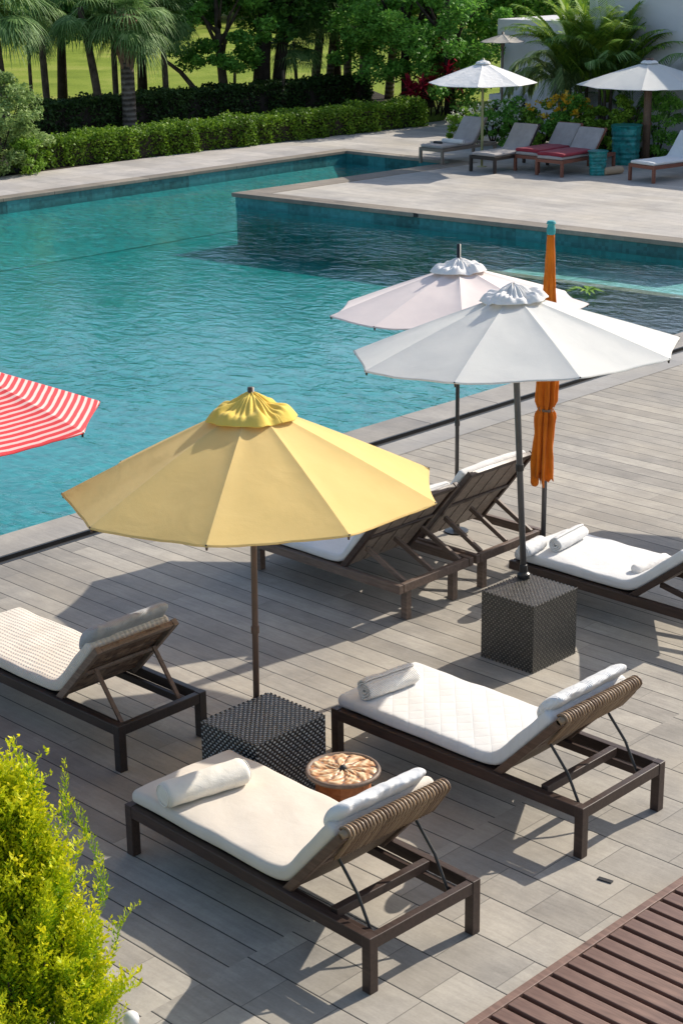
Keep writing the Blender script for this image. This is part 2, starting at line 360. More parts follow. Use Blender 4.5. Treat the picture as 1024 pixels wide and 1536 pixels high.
# ------------------------------------------------------------------ mesh helpers
def link(name, me, m, parent=None, smooth=False):
    o = bpy.data.objects.new(name, me); C.objects.link(o)
    if m is not None: me.materials.append(MT[m] if isinstance(m, str) else m)
    if parent: o.parent = parent
    if smooth: me.shade_smooth()
    return o
class MB:
    def __init__(s): s.v = []; s.f = []
    def add(s, v, f):
        k = len(s.v); s.v += [tuple(map(float, p)) for p in v]; s.f += [tuple(i+k for i in q) for q in f]; return s
    def box(s, a, b):
        (x0, y0, z0), (x1, y1, z1) = a, b
        return s.add([(x0, y0, z0), (x1, y0, z0), (x1, y1, z0), (x0, y1, z0), (x0, y0, z1), (x1, y0, z1), (x1, y1, z1), (x0, y1, z1)],
                     [(0, 3, 2, 1), (4, 5, 6, 7), (0, 1, 5, 4), (1, 2, 6, 5), (2, 3, 7, 6), (3, 0, 4, 7)])
    def bar(s, p0, p1, w, h, side=(0, 1, 0)):
        p0, p1 = Vector(p0), Vector(p1); d = (p1-p0).normalized(); sd = Vector(side); sd = (sd-d*sd.dot(d)).normalized(); u = d.cross(sd)
        vs = []
        for p in (p0, p1):
            for a, b in ((-1, -1), (1, -1), (1, 1), (-1, 1)): vs.append(p+sd*a*w/2+u*b*h/2)
        return s.add(vs, [(0, 1, 2, 3), (7, 6, 5, 4), (0, 4, 5, 1), (1, 5, 6, 2), (2, 6, 7, 3), (3, 7, 4, 0)])
    def tube(s, pts, rad, n=10, cap=True):
        pts = [Vector(p) for p in pts]; m = len(pts)
        rad = [rad]*m if isinstance(rad, (int, float)) else rad
        vs = []; ref = None
        for i, p in enumerate(pts):
            d = (pts[min(i+1, m-1)]-pts[max(i-1, 0)]).normalized()
            if ref is None: ref = Vector((0, 0, 1)) if abs(d.z) < .9 else Vector((1, 0, 0))
            a = (ref-d*ref.dot(d)).normalized(); ref = a; b = d.cross(a)
            for j in range(n):
                t = 2*math.pi*j/n; vs.append(p+a*math.cos(t)*rad[i]+b*math.sin(t)*rad[i])
        fs = [(i*n+j, i*n+(j+1) % n, (i+1)*n+(j+1) % n, (i+1)*n+j) for i in range(m-1) for j in range(n)]
        if cap: fs += [tuple(range(n-1, -1, -1)), tuple((m-1)*n+j for j in range(n))]
        return s.add(vs, fs)
    def lathe(s, prof, n=32, c=(0, 0)):
        vs = [(c[0]+r*math.cos(2*math.pi*j/n), c[1]+r*math.sin(2*math.pi*j/n), z) for r, z in prof for j in range(n)]; m = len(prof)
        fs = [(i*n+j, i*n+(j+1) % n, (i+1)*n+(j+1) % n, (i+1)*n+j) for i in range(m-1) for j in range(n)]
        fs += [tuple(range(n-1, -1, -1)), tuple((m-1)*n+j for j in range(n))]
        return s.add(vs, fs)
    def prism(s, poly, z0, z1):
        n = len(poly); vs = [(x, y, z0) for x, y in poly]+[(x, y, z1) for x, y in poly]
        return s.add(vs, [tuple(range(n-1, -1, -1)), tuple(range(n, 2*n))]+[(i, (i+1) % n, n+(i+1) % n, n+i) for i in range(n)])
    def grid(s, P):
        a, b = P.shape[:2]
        return s.add(P.reshape(-1, 3), [(i*b+j, i*b+j+1, (i+1)*b+j+1, (i+1)*b+j) for i in range(a-1) for j in range(b-1)])
    def build(s, name, m, parent=None, smooth=False, bevel=0, solid=0, sub=0):
        me = bpy.data.meshes.new(name); me.from_pydata(s.v, [], s.f); me.update()
        o = link(name, me, m, parent, smooth)
        if solid: q = o.modifiers.new('solid', 'SOLIDIFY'); q.thickness = solid; q.offset = 0
        if sub: q = o.modifiers.new('sub', 'SUBSURF'); q.levels = sub; q.render_levels = sub
        if bevel: q = o.modifiers.new('bevel', 'BEVEL'); q.width = bevel; q.segments = 2; q.limit_method = 'ANGLE'
        return o
def quadmesh(name, V, m, parent=None, attr=None):
    """V: (n, k, 3) separate k-gons"""
    V = np.asarray(V, np.float32); n, kk = V.shape[:2]
    me = bpy.data.meshes.new(name); me.vertices.add(n*kk); me.vertices.foreach_set('co', V.reshape(-1))
    me.loops.add(n*kk); me.loops.foreach_set('vertex_index', np.arange(n*kk, dtype=np.int32))
    me.polygons.add(n); me.polygons.foreach_set('loop_start', np.arange(n, dtype=np.int32)*kk)
    me.update(calc_edges=True); me.validate()
    if attr is not None:
        a = me.attributes.new(attr[0], 'FLOAT', 'POINT'); a.data.foreach_set('value', np.repeat(attr[1].astype(np.float32), kk))
    return link(name, me, m, parent)
def empty(name, loc=(0, 0, 0), rz=0, label=None, cat=None, group=None):
    o = bpy.data.objects.new(name, None); C.objects.link(o); o.location = tuple(map(float, loc)); o.rotation_euler = (0, 0, rz)
    if label: tag(o, label, cat, group)
    return o
def tag(o, label, cat, group=None):
    o['label'] = label; o['category'] = cat
    if group: o['group'] = group
    return o
def struct(o): o['kind'] = 'structure'; return o
def copytree(o, parent=None, loc=None, rz=None, label=None):
    c = o.copy(); C.objects.link(c); c.parent = parent
    if parent is not None: c.matrix_parent_inverse = o.matrix_parent_inverse.copy()
    for ch in [q for q in bpy.data.objects if q.parent == o]: copytree(ch, c)
    if loc is not None: c.location = tuple(map(float, loc))
    if rz is not None: c.rotation_euler = (0, 0, rz)
    if label: c['label'] = label
    return c

# ------------------------------------------------------------------ setting: ground, decks, pool
IF0, IF1 = at(350, 290), at(1024, 365)                    # front edge of the terrace island
sl_ = (IF1[1]-IF0[1])/(IF1[0]-IF0[0])
XE = -12.55                                              # near pool edge
PF = lambda x: IF0[1]+sl_*(x-IF0[0])
XL, XI, YB = -29.9, -26.45, 30.95                         # far pool edge, island's pool arm side, end of arm
YN = -3.0
def sheet(name, polys, z, m):
    b = MB()
    for p in polys: b.add([(x, y, z) for x, y in p], [tuple(range(len(p)))])
    return struct(b.build(name, m))
sheet('ground', [[(-500, -400), (400, -400), (400, YN-.4), (-500, YN-.4)], [(-500, YN-.4), (XL-.4, YN-.4), (XL-.4, 600), (-500, 600)],
                 [(XL-.4, YB+.4), (400, YB+.4), (400, 600), (XL-.4, 600)], [(XE+.615, YN-.4), (400, YN-.4), (400, YB+.4), (XE+.615, YB+.4)]], -.012, 'lawn')
sheet('pool_deck', [[(-11.93, -8), (14, -8), (14, PF(-11)), (-11.93, PF(-11.93))]], 0, 'deck')
sheet('deck_border', [[(-11.925, 12.6), (-11.56, 12.6), (-11.56, PF(-11.6)-.01), (-11.925, PF(-11.93)-.01)]], .004, 'border')
b = MB(); b.prism([(XE, YN), (XE, PF(XE)-.01), (-12.09, PF(-12.09)-.01), (-12.09, YN)], -.1, .012)
struct(b.build('pool_coping', 'coping', bevel=.01))
b = MB(); b.box((-12.088, YN, -.12), (-11.932, PF(-12.0)-.02, -.035)); struct(b.build('drain_channel', 'channel'))
b = MB(); b.box((-12.089, YN, -.12), (-12.066, PF(-12.0)-.02, .006)); b.box((-11.95, YN, -.12), (-11.931, PF(-12.0)-.02, .003)); struct(b.build('channel_lip', 'metal'))
# terrace island with its tiled wall
ZB, ZW = -1.10, -.25
isl = [(IF0[0]+.02, IF0[1]+.02), (-4.0, PF(-4.0)+.02), (14, PF(14)), (14, 34.2), (-24.5, 34.2), (-30.5, 38.5), (-32.6, 38.5), (-32.6, YB+.02), (XI+.3, YB+.02)]
sheet('terrace', [isl], 0, 'terrace')
b = MB()
b.prism([(IF0[0]+.03, IF0[1]+.03), (XE+.5, PF(XE+.5)+.03), (XE+.5, PF(XE+.5)+.3), (IF0[0]+.3, IF0[1]+.3), (XI+.3, YB), (XI+.02, YB)], ZW-.05, -.07)
struct(b.build('terrace_wall', 'poolwall'))
b = MB(); b.prism([(IF0[0]+.04, IF0[1]+.04), (XE+.5, PF(XE+.5)+.04), (XE+.5, PF(XE+.5)+.3), (IF0[0]+.3, IF0[1]+.3), (XI+.3, YB), (XI+.03, YB)], -1.5, ZW-.05); struct(b.build('terrace_wall', 'pooltile'))
b = MB()
b.prism([(IF0[0]-.03, IF0[1]-.03), (XE+.5, PF(XE+.5)-.03), (XE+.5, PF(XE+.5)+.42), (IF0[0]+.62, PF(IF0[0]+.62)+.42), (XI+.55, YB), (XI-.02, YB)], -.07, .014)
struct(b.build('terrace_coping', 'coping2', bevel=.012))
# far path
sheet('path', [[(-32.75, -30), (XL-.02, -30), (XL-.02, YB+.01), (-32.75, YB+.01)]], 0, 'path')
b = MB(); b.box((XL-.35, -30, -.06), (XL+.02, YB+.3, .012)); b.box((XL+.02, YB-.02, -.06), (XI+.5, YB+.3, .012)); struct(b.build('far_coping', 'coping2', bevel=.01))
# basin
ZB, ZW = -1.10, -.25
b = MB(); b.add([(XL-.3, YN-.3, ZB), (XE+.5, YN-.3, ZB), (XE+.5, YB+.3, ZB), (XL-.3, YB+.3, ZB)], [(0, 1, 2, 3)]); struct(b.build('pool_floor', 'pooltile'))
for zz0, zz1, off, mm_ in ((ZW-.06, 0, 0, 'poolwall'), (ZB, ZW-.06, .004, 'pooltile')):
    tp = (-.06, -.061, -.101, -.05) if zz1 == 0 else (zz1,)*4
    b = MB(); b.box((XL-.3, YN-.3, zz0), (XL+off, YB+.25, tp[0])); b.box((XL+off, YB-off, zz0), (XI+.3, YB+.25, tp[1])); b.box((XE+.03-off, YN, zz0), (XE+.4, 25.6, tp[2])); b.box((XL+off, YN-.3, zz0), (XE+.4, YN, tp[3]))
    struct(b.build('pool_wall', mm_))
b = MB(); zs_ = ZW-.065; sw_ = 1.7                       # slope added along the far sides, tilted up so they look lit
b.add([(XL+.004, YN, zs_), (XL+.004, YB-.004, zs_), (XL+sw_, YB-sw_, ZB+.01), (XL+sw_, YN, ZB+.01)], [(0, 1, 2, 3)])
b.add([(XL+.004, YB-.004, zs_), (XI+.3, YB-.004, zs_), (XI+.3, YB-sw_, ZB+.01), (XL+sw_, YB-sw_, ZB+.01)], [(0, 1, 2, 3)])
struct(b.build('pool_floor', 'pooltile'))
yl0, yl1 = 22.0, 22.5
b = MB(); b.prism([(-19.2, yl0+.25), (-12.6, yl1+.25), (-12.6, PF(-12.6)-.02), (-19.2, PF(-19.2)-.02)], ZB, -.62); b.prism([(-15.9, 22.9), (-12.6, 23.1), (-12.6, PF(-12.6)-.025), (-15.3, PF(-15.3)-.025)], -.62, -.43)
struct(b.build('submerged_ledge', 'ledge'))
b = MB(); b.prism([(-19.2, yl0), (-12.6, yl1), (-12.6, yl1+.25), (-19.2, yl0+.25)], ZB, -.265); struct(b.build('submerged_curb', 'curb', bevel=.01))
sheet('water', [[(XL+.005, YN+.005), (XE+.035, YN+.005), (XE+.035, YB-.005), (XL+.005, YB-.005)]], ZW, 'water')
# planting beds and grass strip
sheet('planting_bed', [[(-41.5, 18), (-32.76, 18), (-32.76, 38), (-41.5, 44)], [(-30.45, 38.49), (-24.45, 34.21), (-14, 34.21), (-14, 36), (-30.45, 40)]], .004, 'soil')

# ------------------------------------------------------------------ loungers
def pad(path, W, t, nw=14, r=None, y0=0., wob=.004, seed=0):
    """soft pad: swept along path [(x, z)], width W, thickness t, rounded all round"""
    r = r or t*.5; rg = np.random.default_rng(seed)
    pts = [np.array(p, float) for p in path]; out = []
    for a, b in zip(pts[:-1], pts[1:]):
        n = max(1, int(np.hypot(*(b-a))/.035)); out += [a+(b-a)*i/n for i in range(n)]
    P = np.array(out+[pts[-1]])
    for _ in range(6): P[1:-1] = (P[:-2]+2*P[1:-1]+P[2:])/4
    d = np.gradient(P, axis=0); d /= np.linalg.norm(d, axis=1)[:, None]; N = np.stack([-d[:, 1], d[:, 0]], 1)
    S = np.r_[0, np.cumsum(np.hypot(*np.diff(P, axis=0).T))]; L = S[-1]
    # add denser end rings
    fr = np.array([0, .06, .2, .45, .75])*r
    ss = np.unique(np.r_[fr, np.linspace(r, L-r, max(6, int(L/.035))), L-fr])
    px = np.interp(ss, S, P[:, 0]); pz = np.interp(ss, S, P[:, 1]); nx = np.interp(ss, S, N[:, 0]); nz = np.interp(ss, S, N[:, 1])
    sec = []
    for q in range(4):                                     # rounded rectangle corner arcs
        cy, ch = [(1, 1), (-1, 1), (-1, -1), (1, -1)][q]
        for k in range(6):
            a = math.pi/2*(q+k/5.); sec.append((cy, ch, math.cos(a), math.sin(a)))
    # intermediate points on the top and bottom
    V = []; n = 0
    for i, s in enumerate(ss):
        e = min(s, L-s); k = 1 if e >= r else math.sqrt(max(0, 1-((r-e)/r)**2))
        hw, ht = W/2-r*(1-k), max(.001, t/2*k); ring = []
        cr = min(r, ht)
        for cy, ch, ca, sa in sec:
            ring.append((cy*(hw-cr)+ca*cr, ch*(ht-cr)+sa*cr))
        # subdivide long spans
        full = []
        for j in range(len(ring)):
            a, b = ring[j], ring[(j+1) % len(ring)]
            full.append(a)
            if abs(a[0]-b[0]) > W*.3:
                for m in range(1, nw): full.append((a[0]+(b[0]-a[0])*m/nw, a[1]+(b[1]-a[1])*m/nw))
        n = len(full)
        for (y, h) in full:
            crown = .012*(1-(2*y/W)**2)*(1 if h > 0 else 0)*k
            hh = h+t/2+crown+wob*math.sin(s*17+y*9+seed)*math.sin(y*13-s*5+seed*2)*(h > 0)
            V.append((px[i]+nx[i]*hh, y0+W/2+y+wob*math.sin(s*11+seed)*.6, pz[i]+nz[i]*hh))
    m = len(ss); b = MB()
    b.add(V, [(i*n+j, i*n+(j+1) % n, (i+1)*n+(j+1) % n, (i+1)*n+j) for i in range(m-1) for j in range(n)]+[tuple(range(n-1, -1, -1)), tuple((m-1)*n+j for j in range(n))])
    return b
def lounger(name, label, loc, rz, L=2.04, W=.84, hz=.33, hinge=1.36, top=(1.80, .83), style='wicker', frame='wood', cushion='cream', group='sun loungers on the pool deck',
            cush_t=.085, legin=0.0, cush_end=.93, crossbar=True):
    t = empty(name, loc, rz, label, 'sun lounger', group)
    lw, rw, rh = .06, .05, .075
    zt, zb = hz, hz-rh
    b = MB(); e = .003
    b.box((lw-.002 if not legin else 0, e, zb), (L-(lw-.002 if not legin else 0), rw, zt-e)); b.box((lw-.002 if not legin else 0, W-rw, zb), (L-(lw-.002 if not legin else 0), W-e, zt-e))
    b.box((L-rw, lw, zb), (L-e, W-lw, zt-e-.001)); b.box((e, lw, zb), (rw, W-lw, zt-e-.001))
    b.build('frame', frame, t, bevel=.004)
    b = MB()
    k = 0; x = rw+.02
    while x < hinge-.05: b.box((x, rw, zt-.03), (x+.083, W-rw, zt-.012)); x += .085
    b.build('seat_slats', frame, t, bevel=.002)
    for (x, y) in ((0, 0), (0, W-lw), (L-lw, 0), (L-lw, W-lw)):
        b = MB()
        xx = x+(.1 if x == 0 else -.05)*(legin > 0); yy = y+(legin if y == 0 else -legin)
        b.box((xx, yy, 0), (xx+lw, yy+lw, zt if not legin else zb))
        b.build('leg', frame, t, bevel=.004)
    for y in ((.09, W-.09-.035) if style in ('wicker', 'patch') else ()):
        b = MB(); b.box((hinge-.22, y, zb-.02), (L-rw, y+.035, zb+.03)); b.build('adjuster_rail', frame, t, bevel=.003)
    if crossbar and style == 'wicker':
        b = MB(); b.box((L-.36, .07, zb+.031), (L-.31, W-.07, zb+.085)); b.build('crossbar', frame, t, bevel=.004)
    # backrest
    hx, hzz = hinge, hz+.005; tx, tz = top; d = np.array([tx-hx, tz-hzz]); bl = np.hypot(*d); d /= bl; n = np.array([-d[1], d[0]])
    pt = lambda s, h, y: (hx+d[0]*s+n[0]*h, y, hzz+d[1]*s+n[1]*h)
    br = empty('backrest', (0, 0, 0)) if False else None
    b = MB(); sw = .045
    for y in (.03, W-.03-sw):
        b.bar(pt(-.03, -.02, y+sw/2), pt(bl, -.02, y+sw/2), sw, .05)
    b.bar(pt(bl*.5, -.035, .03+sw), pt(bl*.5, -.035, W-.03-sw), .04, .02, (d[0], 0, d[1]))
    if style != 'wicker': b.bar(pt(bl-.03, -.02, .03+sw), pt(bl-.03, -.02, W-.03-sw), .05, .04, (d[0], 0, d[1]))
    br = b.build('backrest', {'wicker': 'wood_mid', 'patch': 'wood_worn', 'slat': 'wood', 'far': frame}[style], t, bevel=.005)
    ya, yb = .03+sw, W-.03-sw
    if style == 'wicker':
        P = np.zeros((20, 20, 3))
        for i in range(20):
            for j in range(20):
                s = bl*i/19; y = ya+(yb-ya)*j/19
                sag = -.025-.03*math.sin(math.pi*j/19)*math.sin(math.pi*min(1, i/19*.9+.1))
                P[i, j] = pt(s, sag, y)
        MB().grid(P).build('woven_panel', 'weave', br, smooth=True, solid=.008)
        b = MB(); b.tube([pt(bl, -.015, .03), pt(bl, -.015, W-.03)], .024, 10); y = .055; rg = random.Random(3)
        while y < W-.05:
            pts = []
            for q in range(9):
                a = math.pi*(q/8*1.15-.1); lean = .012*(q/8)
                pts.append(pt(bl+.034*math.sin(a)-.02*(q > 6)*(q-6), -.015+.036*math.cos(a), y+lean+rg.uniform(-.002, .002)))
            for q in range(4): pts.append(pt(bl-.07-.05*q, -.056-.004*q, y+.014+.004*q))
            b.tube(pts, .0085, 6); y += .0245
        b.build('wrapped_edge', 'rattan', br, smooth=True)
    elif style == 'patch':
        b = MB(); m = 6
        for i in range(m):
            s0, s1 = bl*i/m+.003, bl*(i+1)/m-.003
            b.bar(pt((s0+s1)/2, -.012-.002*(i % 2), ya-.005), pt((s0+s1)/2, -.012-.002*(i % 2), yb+.005), s1-s0, .014, (d[0], 0, d[1]))
        b.build('back_boards', 'patch', br, bevel=.002)
    elif style == 'slat':
        m = 4; wd = (yb-ya)/m
        for i in range(m):
            b = MB(); y = ya+wd*(i+.5); b.bar(pt(.0, -.02, y), pt(bl-.055, -.02, y), wd-.018, .016); b.build('back_slat', 'wood_grey', br, bevel=.003)
    else:
        b = MB(); b.bar(pt(0, -.012, W/2), pt(bl-.05, -.012, W/2), yb-ya, .012); b.build('back_sling', frame, br)
    # struts
    if style in ('wicker', 'patch'):
        mat, w_ = ('metal', .016) if style == 'wicker' else ('wood_mid', .028)
        for y in (.13, W-.13):
            b = MB(); p0 = pt(bl*.62, -.07 if style == 'wicker' else -.05, y); p1 = (L-.12, y, zb+.01)
            mid = tuple((a+c)/2+q for a, c, q in zip(p0, p1, (.02, 0, .015)))
            if style == 'wicker': b.tube([p0, mid, p1], .009, 8)
            else: b.bar(p0, p1, w_, .016)
            b.build('strut', mat, t, bevel=0)
    elif style == 'slat':
        for y in (.12, W*.5, W-.12):
            b = MB(); b.bar(pt(bl*.33, -.05, y), (L-.05, y, zt-.01), .03, .04); b.build('strut', frame, t, bevel=.004)
    path = [(.015, hz+.002), (hinge-.06, hz+.002), (hinge+.02, hz+.02), tuple((hx+d[0]*bl*cush_end+n[0]*.006, hzz+d[1]*bl*cush_end+n[1]*.006))]
    pad(path, W-.07, cush_t, y0=.035, r=cush_t*.38, seed=int(abs(loc[0])*7) % 9, wob=.004).build('cushion', cushion, t, smooth=True)
    return t, pt, bl
def place(t, p):                                           # local point of a lounger to the deck
    a = t.rotation_euler[2]; return (t.location[0]+p[0]*math.cos(a)-p[1]*math.sin(a), t.location[1]+p[0]*math.sin(a)+p[1]*math.cos(a), t.location[2]+p[2])
def top_towel(name, label, t, pt, bl, W, m, r=.045, y0=.06, y1=None, seed=1, slump=1.0, cat='towel'):
    """a soft roll lying across the head of a backrest, with its own origin"""
    y1 = y1 or W-.06; n = 40; mm = 20; V = []; rg = np.random.default_rng(seed); ph = rg.uniform(0, 6, 6)
    cx, _, cz = pt(bl*.90, .108, 0); e1 = Vector(pt(1, 0, 0))-Vector(pt(0, 0, 0)); e2 = Vector(pt(0, 1, 0))-Vector(pt(0, 0, 0))
    for i in range(n):
        s = i/(n-1); k = 1 if .08 < s < .92 else math.sqrt(max(.0, 1-((.08-min(s, 1-s))/.08)**2)); y = y0+(y1-y0)*s
        for j in range(mm):
            a = 2*math.pi*j/mm
            nz_ = noise.noise(Vector((s*9+seed, math.cos(a)*1.1, math.sin(a)*1.1))); nz2 = noise.noise(Vector((s*30+seed, math.cos(a)*2.5, math.sin(a)*2.5))); rr = r*(1+.16*nz_+.09*nz2)
            u = (rr*2.2*math.cos(a))*max(k, .03); v = rr*.78*math.sin(a)*max(k, .03)
            v -= .012*abs(u/r)**2*.3*slump
            V.append((e1.x*u+e2.x*v, y-(y0+y1)/2, e1.z*u+e2.z*v))
    b = MB(); b.add(V, [(i*mm+j, i*mm+(j+1) % mm, (i+1)*mm+(j+1) % mm, (i+1)*mm+j) for i in range(n-1) for j in range(mm)]+[tuple(range(mm-1, -1, -1)), tuple((n-1)*mm+j for j in range(mm))])
    o = b.build(name, m, smooth=True, sub=1); o.location = place(t, (cx, (y0+y1)/2, cz)); o.rotation_euler = t.rotation_euler
    return tag(o, label, cat)
def roll(name, label, p0, p1, r, m, spiral=True, cat='towel', seed=1, ends=True):
    """rolled towel lying from p0 to p1 (centre line)"""
    p0, p1 = Vector(p0), Vector(p1); L = (p1-p0).length; c = (p0+p1)/2; rg = np.random.default_rng(seed); ph = rg.uniform(0, 6, 6)
    n = 34; V = []; b = MB()
    if spiral:
        turns = 3.2; ns = 90
        P = np.zeros((n, ns, 3))
        for i in range(n):
            s = i/(n-1); x = (s-.5)*L
            sh = 1-.10*(abs(2*s-1)**6)
            for j in range(ns):
                q = j/(ns-1); a = q*turns*2*math.pi+.5; rr = (r*.16+r*.84*q)*sh*(1+.08*noise.noise(Vector((s*4+seed, math.cos(a), math.sin(a))))+.05*noise.noise(Vector((s*13+seed, math.cos(a)*2, math.sin(a)*2))))
                P[i, j] = (x+.006*math.sin(a*2+ph[3])*(abs(2*s-1) > .95), rr*math.cos(a), rr*math.sin(a)*.95)
        b.grid(P); o = b.build(name, m, smooth=True, solid=r*.17)
    else:
        mm = 24; ss = np.r_[0, .012, .04, np.linspace(.07, .93, n-6), .96, .988, 1]; n = len(ss)
        for s in ss:
            e = min(s, 1-s)*L; k = 1 if e > .03 else .55+.45*math.sqrt(max(0, 1-((.03-e)/.03)**2))
            for j in range(mm):
                a = 2*math.pi*j/mm; rr = r*k*(1+.03*math.sin(2*a+5*s+ph[0])+.02*math.sin(23*s+3*a+ph[1]))
                V.append(((s-.5)*L, rr*math.cos(a)*1.06, rr*math.sin(a)*.92))
        b.add(V, [(i*mm+j, i*mm+(j+1) % mm, (i+1)*mm+(j+1) % mm, (i+1)*mm+j) for i in range(n-1) for j in range(mm)]+[tuple(range(mm-1, -1, -1)), tuple((n-1)*mm+j for j in range(mm))])
        o = b.build(name, m, smooth=True, sub=1)
        if ends:
            for s in (-1, 1):
                e = MB(); e.tube([(s*(L/2-.004), r*.80*math.cos(a), r*.74*math.sin(a)) for a in np.linspace(0, 2*math.pi, 25)], .0045, 6); e.build('piping', m, o, smooth=True)
    o.location = c; d = p1-p0; o.rotation_euler = (0, -math.atan2(d.z, math.hypot(d.x, d.y)), math.atan2(d.y, d.x))
    return tag(o, label, cat)

A, ptA, blA = lounger('sun_lounger', 'dark brown sun lounger with smooth cream cushion, nearest the camera beside the round carved table', (-7.27, 5.59, 0), R(-2.0), style='wicker', cushion='cream')
B, ptB, blB = lounger('sun_lounger', 'dark brown sun lounger with white quilted cushion, in front of the tall square wicker box', (-7.30, 7.35, 0), 0, style='wicker', cushion='quilt', top=(1.82, .82))
Cc, ptC, blC = lounger('sun_lounger', 'dark lounger with beige knitted cushion and wooden board back at the left edge', (-10.14, 6.20, 0), R(.5), W=.76, style='patch', frame='wood_black', cushion='knitcream', top=(1.80, .80), crossbar=False)
D1, ptD, blD = lounger('sun_lounger', 'slat-backed brown lounger with white cushion, half hidden under the yellow parasol', (-10.32, 9.27, 0), 0, L=1.88, W=.9, hz=.34, hinge=1.22, top=(1.72, .95), style='slat', frame='wood_dk2', cushion='white', legin=.14, cush_t=.07)
D2, ptD2, blD2 = lounger('sun_lounger', 'slat-backed brown lounger with raised back behind the pole of the large white parasol', (-10.32, 10.20, 0), 0, L=1.88, W=.9, hz=.34, hinge=1.22, top=(1.76, 1.02), style='slat', frame='wood_dk2', cushion='white', legin=.14, cush_t=.07)
E_, ptE, blE = lounger('sun_lounger', 'brown lounger with flat bright white cushion and rolled towel, right of the orange closed parasol', (-8.25, 10.38, 0), R(0), L=2.05, W=.80, hz=.30, hinge=1.17, top=(1.72, .74), style='slat', frame='wood', cushion='white', legin=.05, cush_end=.9)
top_towel('towel', 'white towel draped across the head of the nearest lounger with the cream cushion', A, ptA, blA, .84, 'white', r=.058, y0=.07, y1=.73, seed=4)
top_towel('towel', 'ribbed white towel draped across the head of the lounger with the quilted cushion', B, ptB, blB, .84, 'whiterib', r=.055, y0=.05, y1=.79, seed=6)
top_towel('towel', 'blue grey towel folded over the head of the lounger with the knitted cushion', Cc, ptC, blC, .76, 'greycloth', r=.06, y0=.03, y1=.72, seed=8)
sA = .33+.087
p0, p1 = at(243, 1194, sA+.085), at(368, 1155, sA+.085)
roll('bolster', 'smooth cream bolster lying on the foot of the nearest lounger', p0, p1, .084, 'bluetowel', spiral=False, cat='bolster', seed=2)
p0, p1 = at(545, 1036, sA+.075), at(620, 1010, sA+.075)
roll('rolled_towel', 'rolled knitted beige towel lying on the foot of the quilted lounger', p0, p1, .076, 'knitwhite', seed=5)
p0, p1 = at(832, 818, .385+.07), at(873, 796, .385+.07)
roll('rolled_towel', 'rolled white towel on the bright white cushion right of the orange parasol pole', p0, p1, .066, 'white', seed=7)
p0, p1 = at(783, 828, .385+.05), at(812, 812, .385+.05)
roll('bolster', 'short white bolster at the foot corner of the lounger left of the orange parasol pole', p0, p1, .062, 'white', spiral=False, cat='bolster', seed=9)
p0, p1 = at(950, 855, .385+.035), at(1000, 836, .385+.05)
roll('pillow', 'small grey white pillow at the bend of the right-hand lounger below its backrest', p0, p1, .045, 'capfab', spiral=False, cat='pillow', seed=11, ends=False)

# ------------------------------------------------------------------ wicker boxes
def wicker_box(name, label, x0, y0, x1, y1, h, cell, m, relief=.006, diag=False):
    t = empty(name, ((x0+x1)/2, (y0+y1)/2, 0), 0, label, 'wicker table')
    w, d = (x1-x0)/2, (y1-y0)/2
    b = MB(); b.box((-w+.005, -d+.005, .012), (w-.005, d-.005, h-.005)); b.build('core', 'channel', t)
    k = 5; g = np.linspace(-1, 1, k); gu, gv = np.meshgrid(g, g, indexing='ij')
    def strand(nu, nv, o, u, v, nrm, uu, vv, name):
        V = []; S_ = []
        cu, cv = uu/nu, vv/nv
        for i in range(nu):
            for j in range(nv):
                fl = (i+j) % 2
                a, bb = (.95, .55) if fl else (.92, 1.5)
                if diag: a, bb = (.8, .5) if fl else (.9, 1.5)
                U = gu*a*cu/2; Vv = gv*bb*cv/2
                hh = np.cos(gu*1.35)*np.cos(gv*1.35)
                along = gu if fl else gv; across = gv if fl else gu
                hh = relief*(np.cos(along*math.pi/2)*.9+.1)*np.sqrt(np.clip(1-(across*.93)**2, 0, 1))
                P = o+(( i+.5)*cu+U)[..., None]*u+((j+.5)*cv+Vv)[..., None]*v+(hh-.003)[..., None]*nrm
                V.append(P); S_.append(float(fl))
        V = np.array(V); N = len(V); idx = np.arange(N)[:, None]*k*k
        f = np.array([(i*k+j, (i+1)*k+j, (i+1)*k+j+1, i*k+j+1) for i in range(k-1) for j in range(k-1)])
        faces = (idx[:, :, None]+f[None]).reshape(-1, 4)
        me = bpy.data.meshes.new(name); me.from_pydata(V.reshape(-1, 3).tolist(), [], faces.tolist()); me.update()
        a_ = me.attributes.new('strand', 'FLOAT', 'POINT'); a_.data.foreach_set('value', np.repeat(np.array(S_, np.float32), k*k))
        return link(name, me, m, t, smooth=True)
    X, Y, Z = np.eye(3); n1, n2, nh = round(2*w/cell), round(2*d/cell), round(h/cell)
    strand(n1, n2, np.array([-w, -d, h]), X, Y, Z, 2*w, 2*d, 'woven_top')
    strand(n1, nh, np.array([-w, -d, 0.]), X, Z, -Y, 2*w, h, 'woven_side')
    strand(n1, nh, np.array([w, d, 0.]), -X, Z, Y, 2*w, h, 'woven_side')
    strand(n2, nh, np.array([w, -d, 0.]), Y, Z, X, 2*d, h, 'woven_side')
    strand(n2, nh, np.array([-w, d, 0.]), -Y, Z, -X, 2*d, h, 'woven_side')
    return t
wicker_box('wicker_box', 'coarse black wicker cube between the yellow parasol pole and the round carved table', -7.55, 6.44, -7.03, 7.03, .475, .0195, 'wick_black', .0035)
wicker_box('wicker_box', 'taller dark brown wicker cube with the large white parasol standing on it', -7.60, 9.25, -7.11, 9.77, .53, .0175, 'wick_brown', .0022, True)

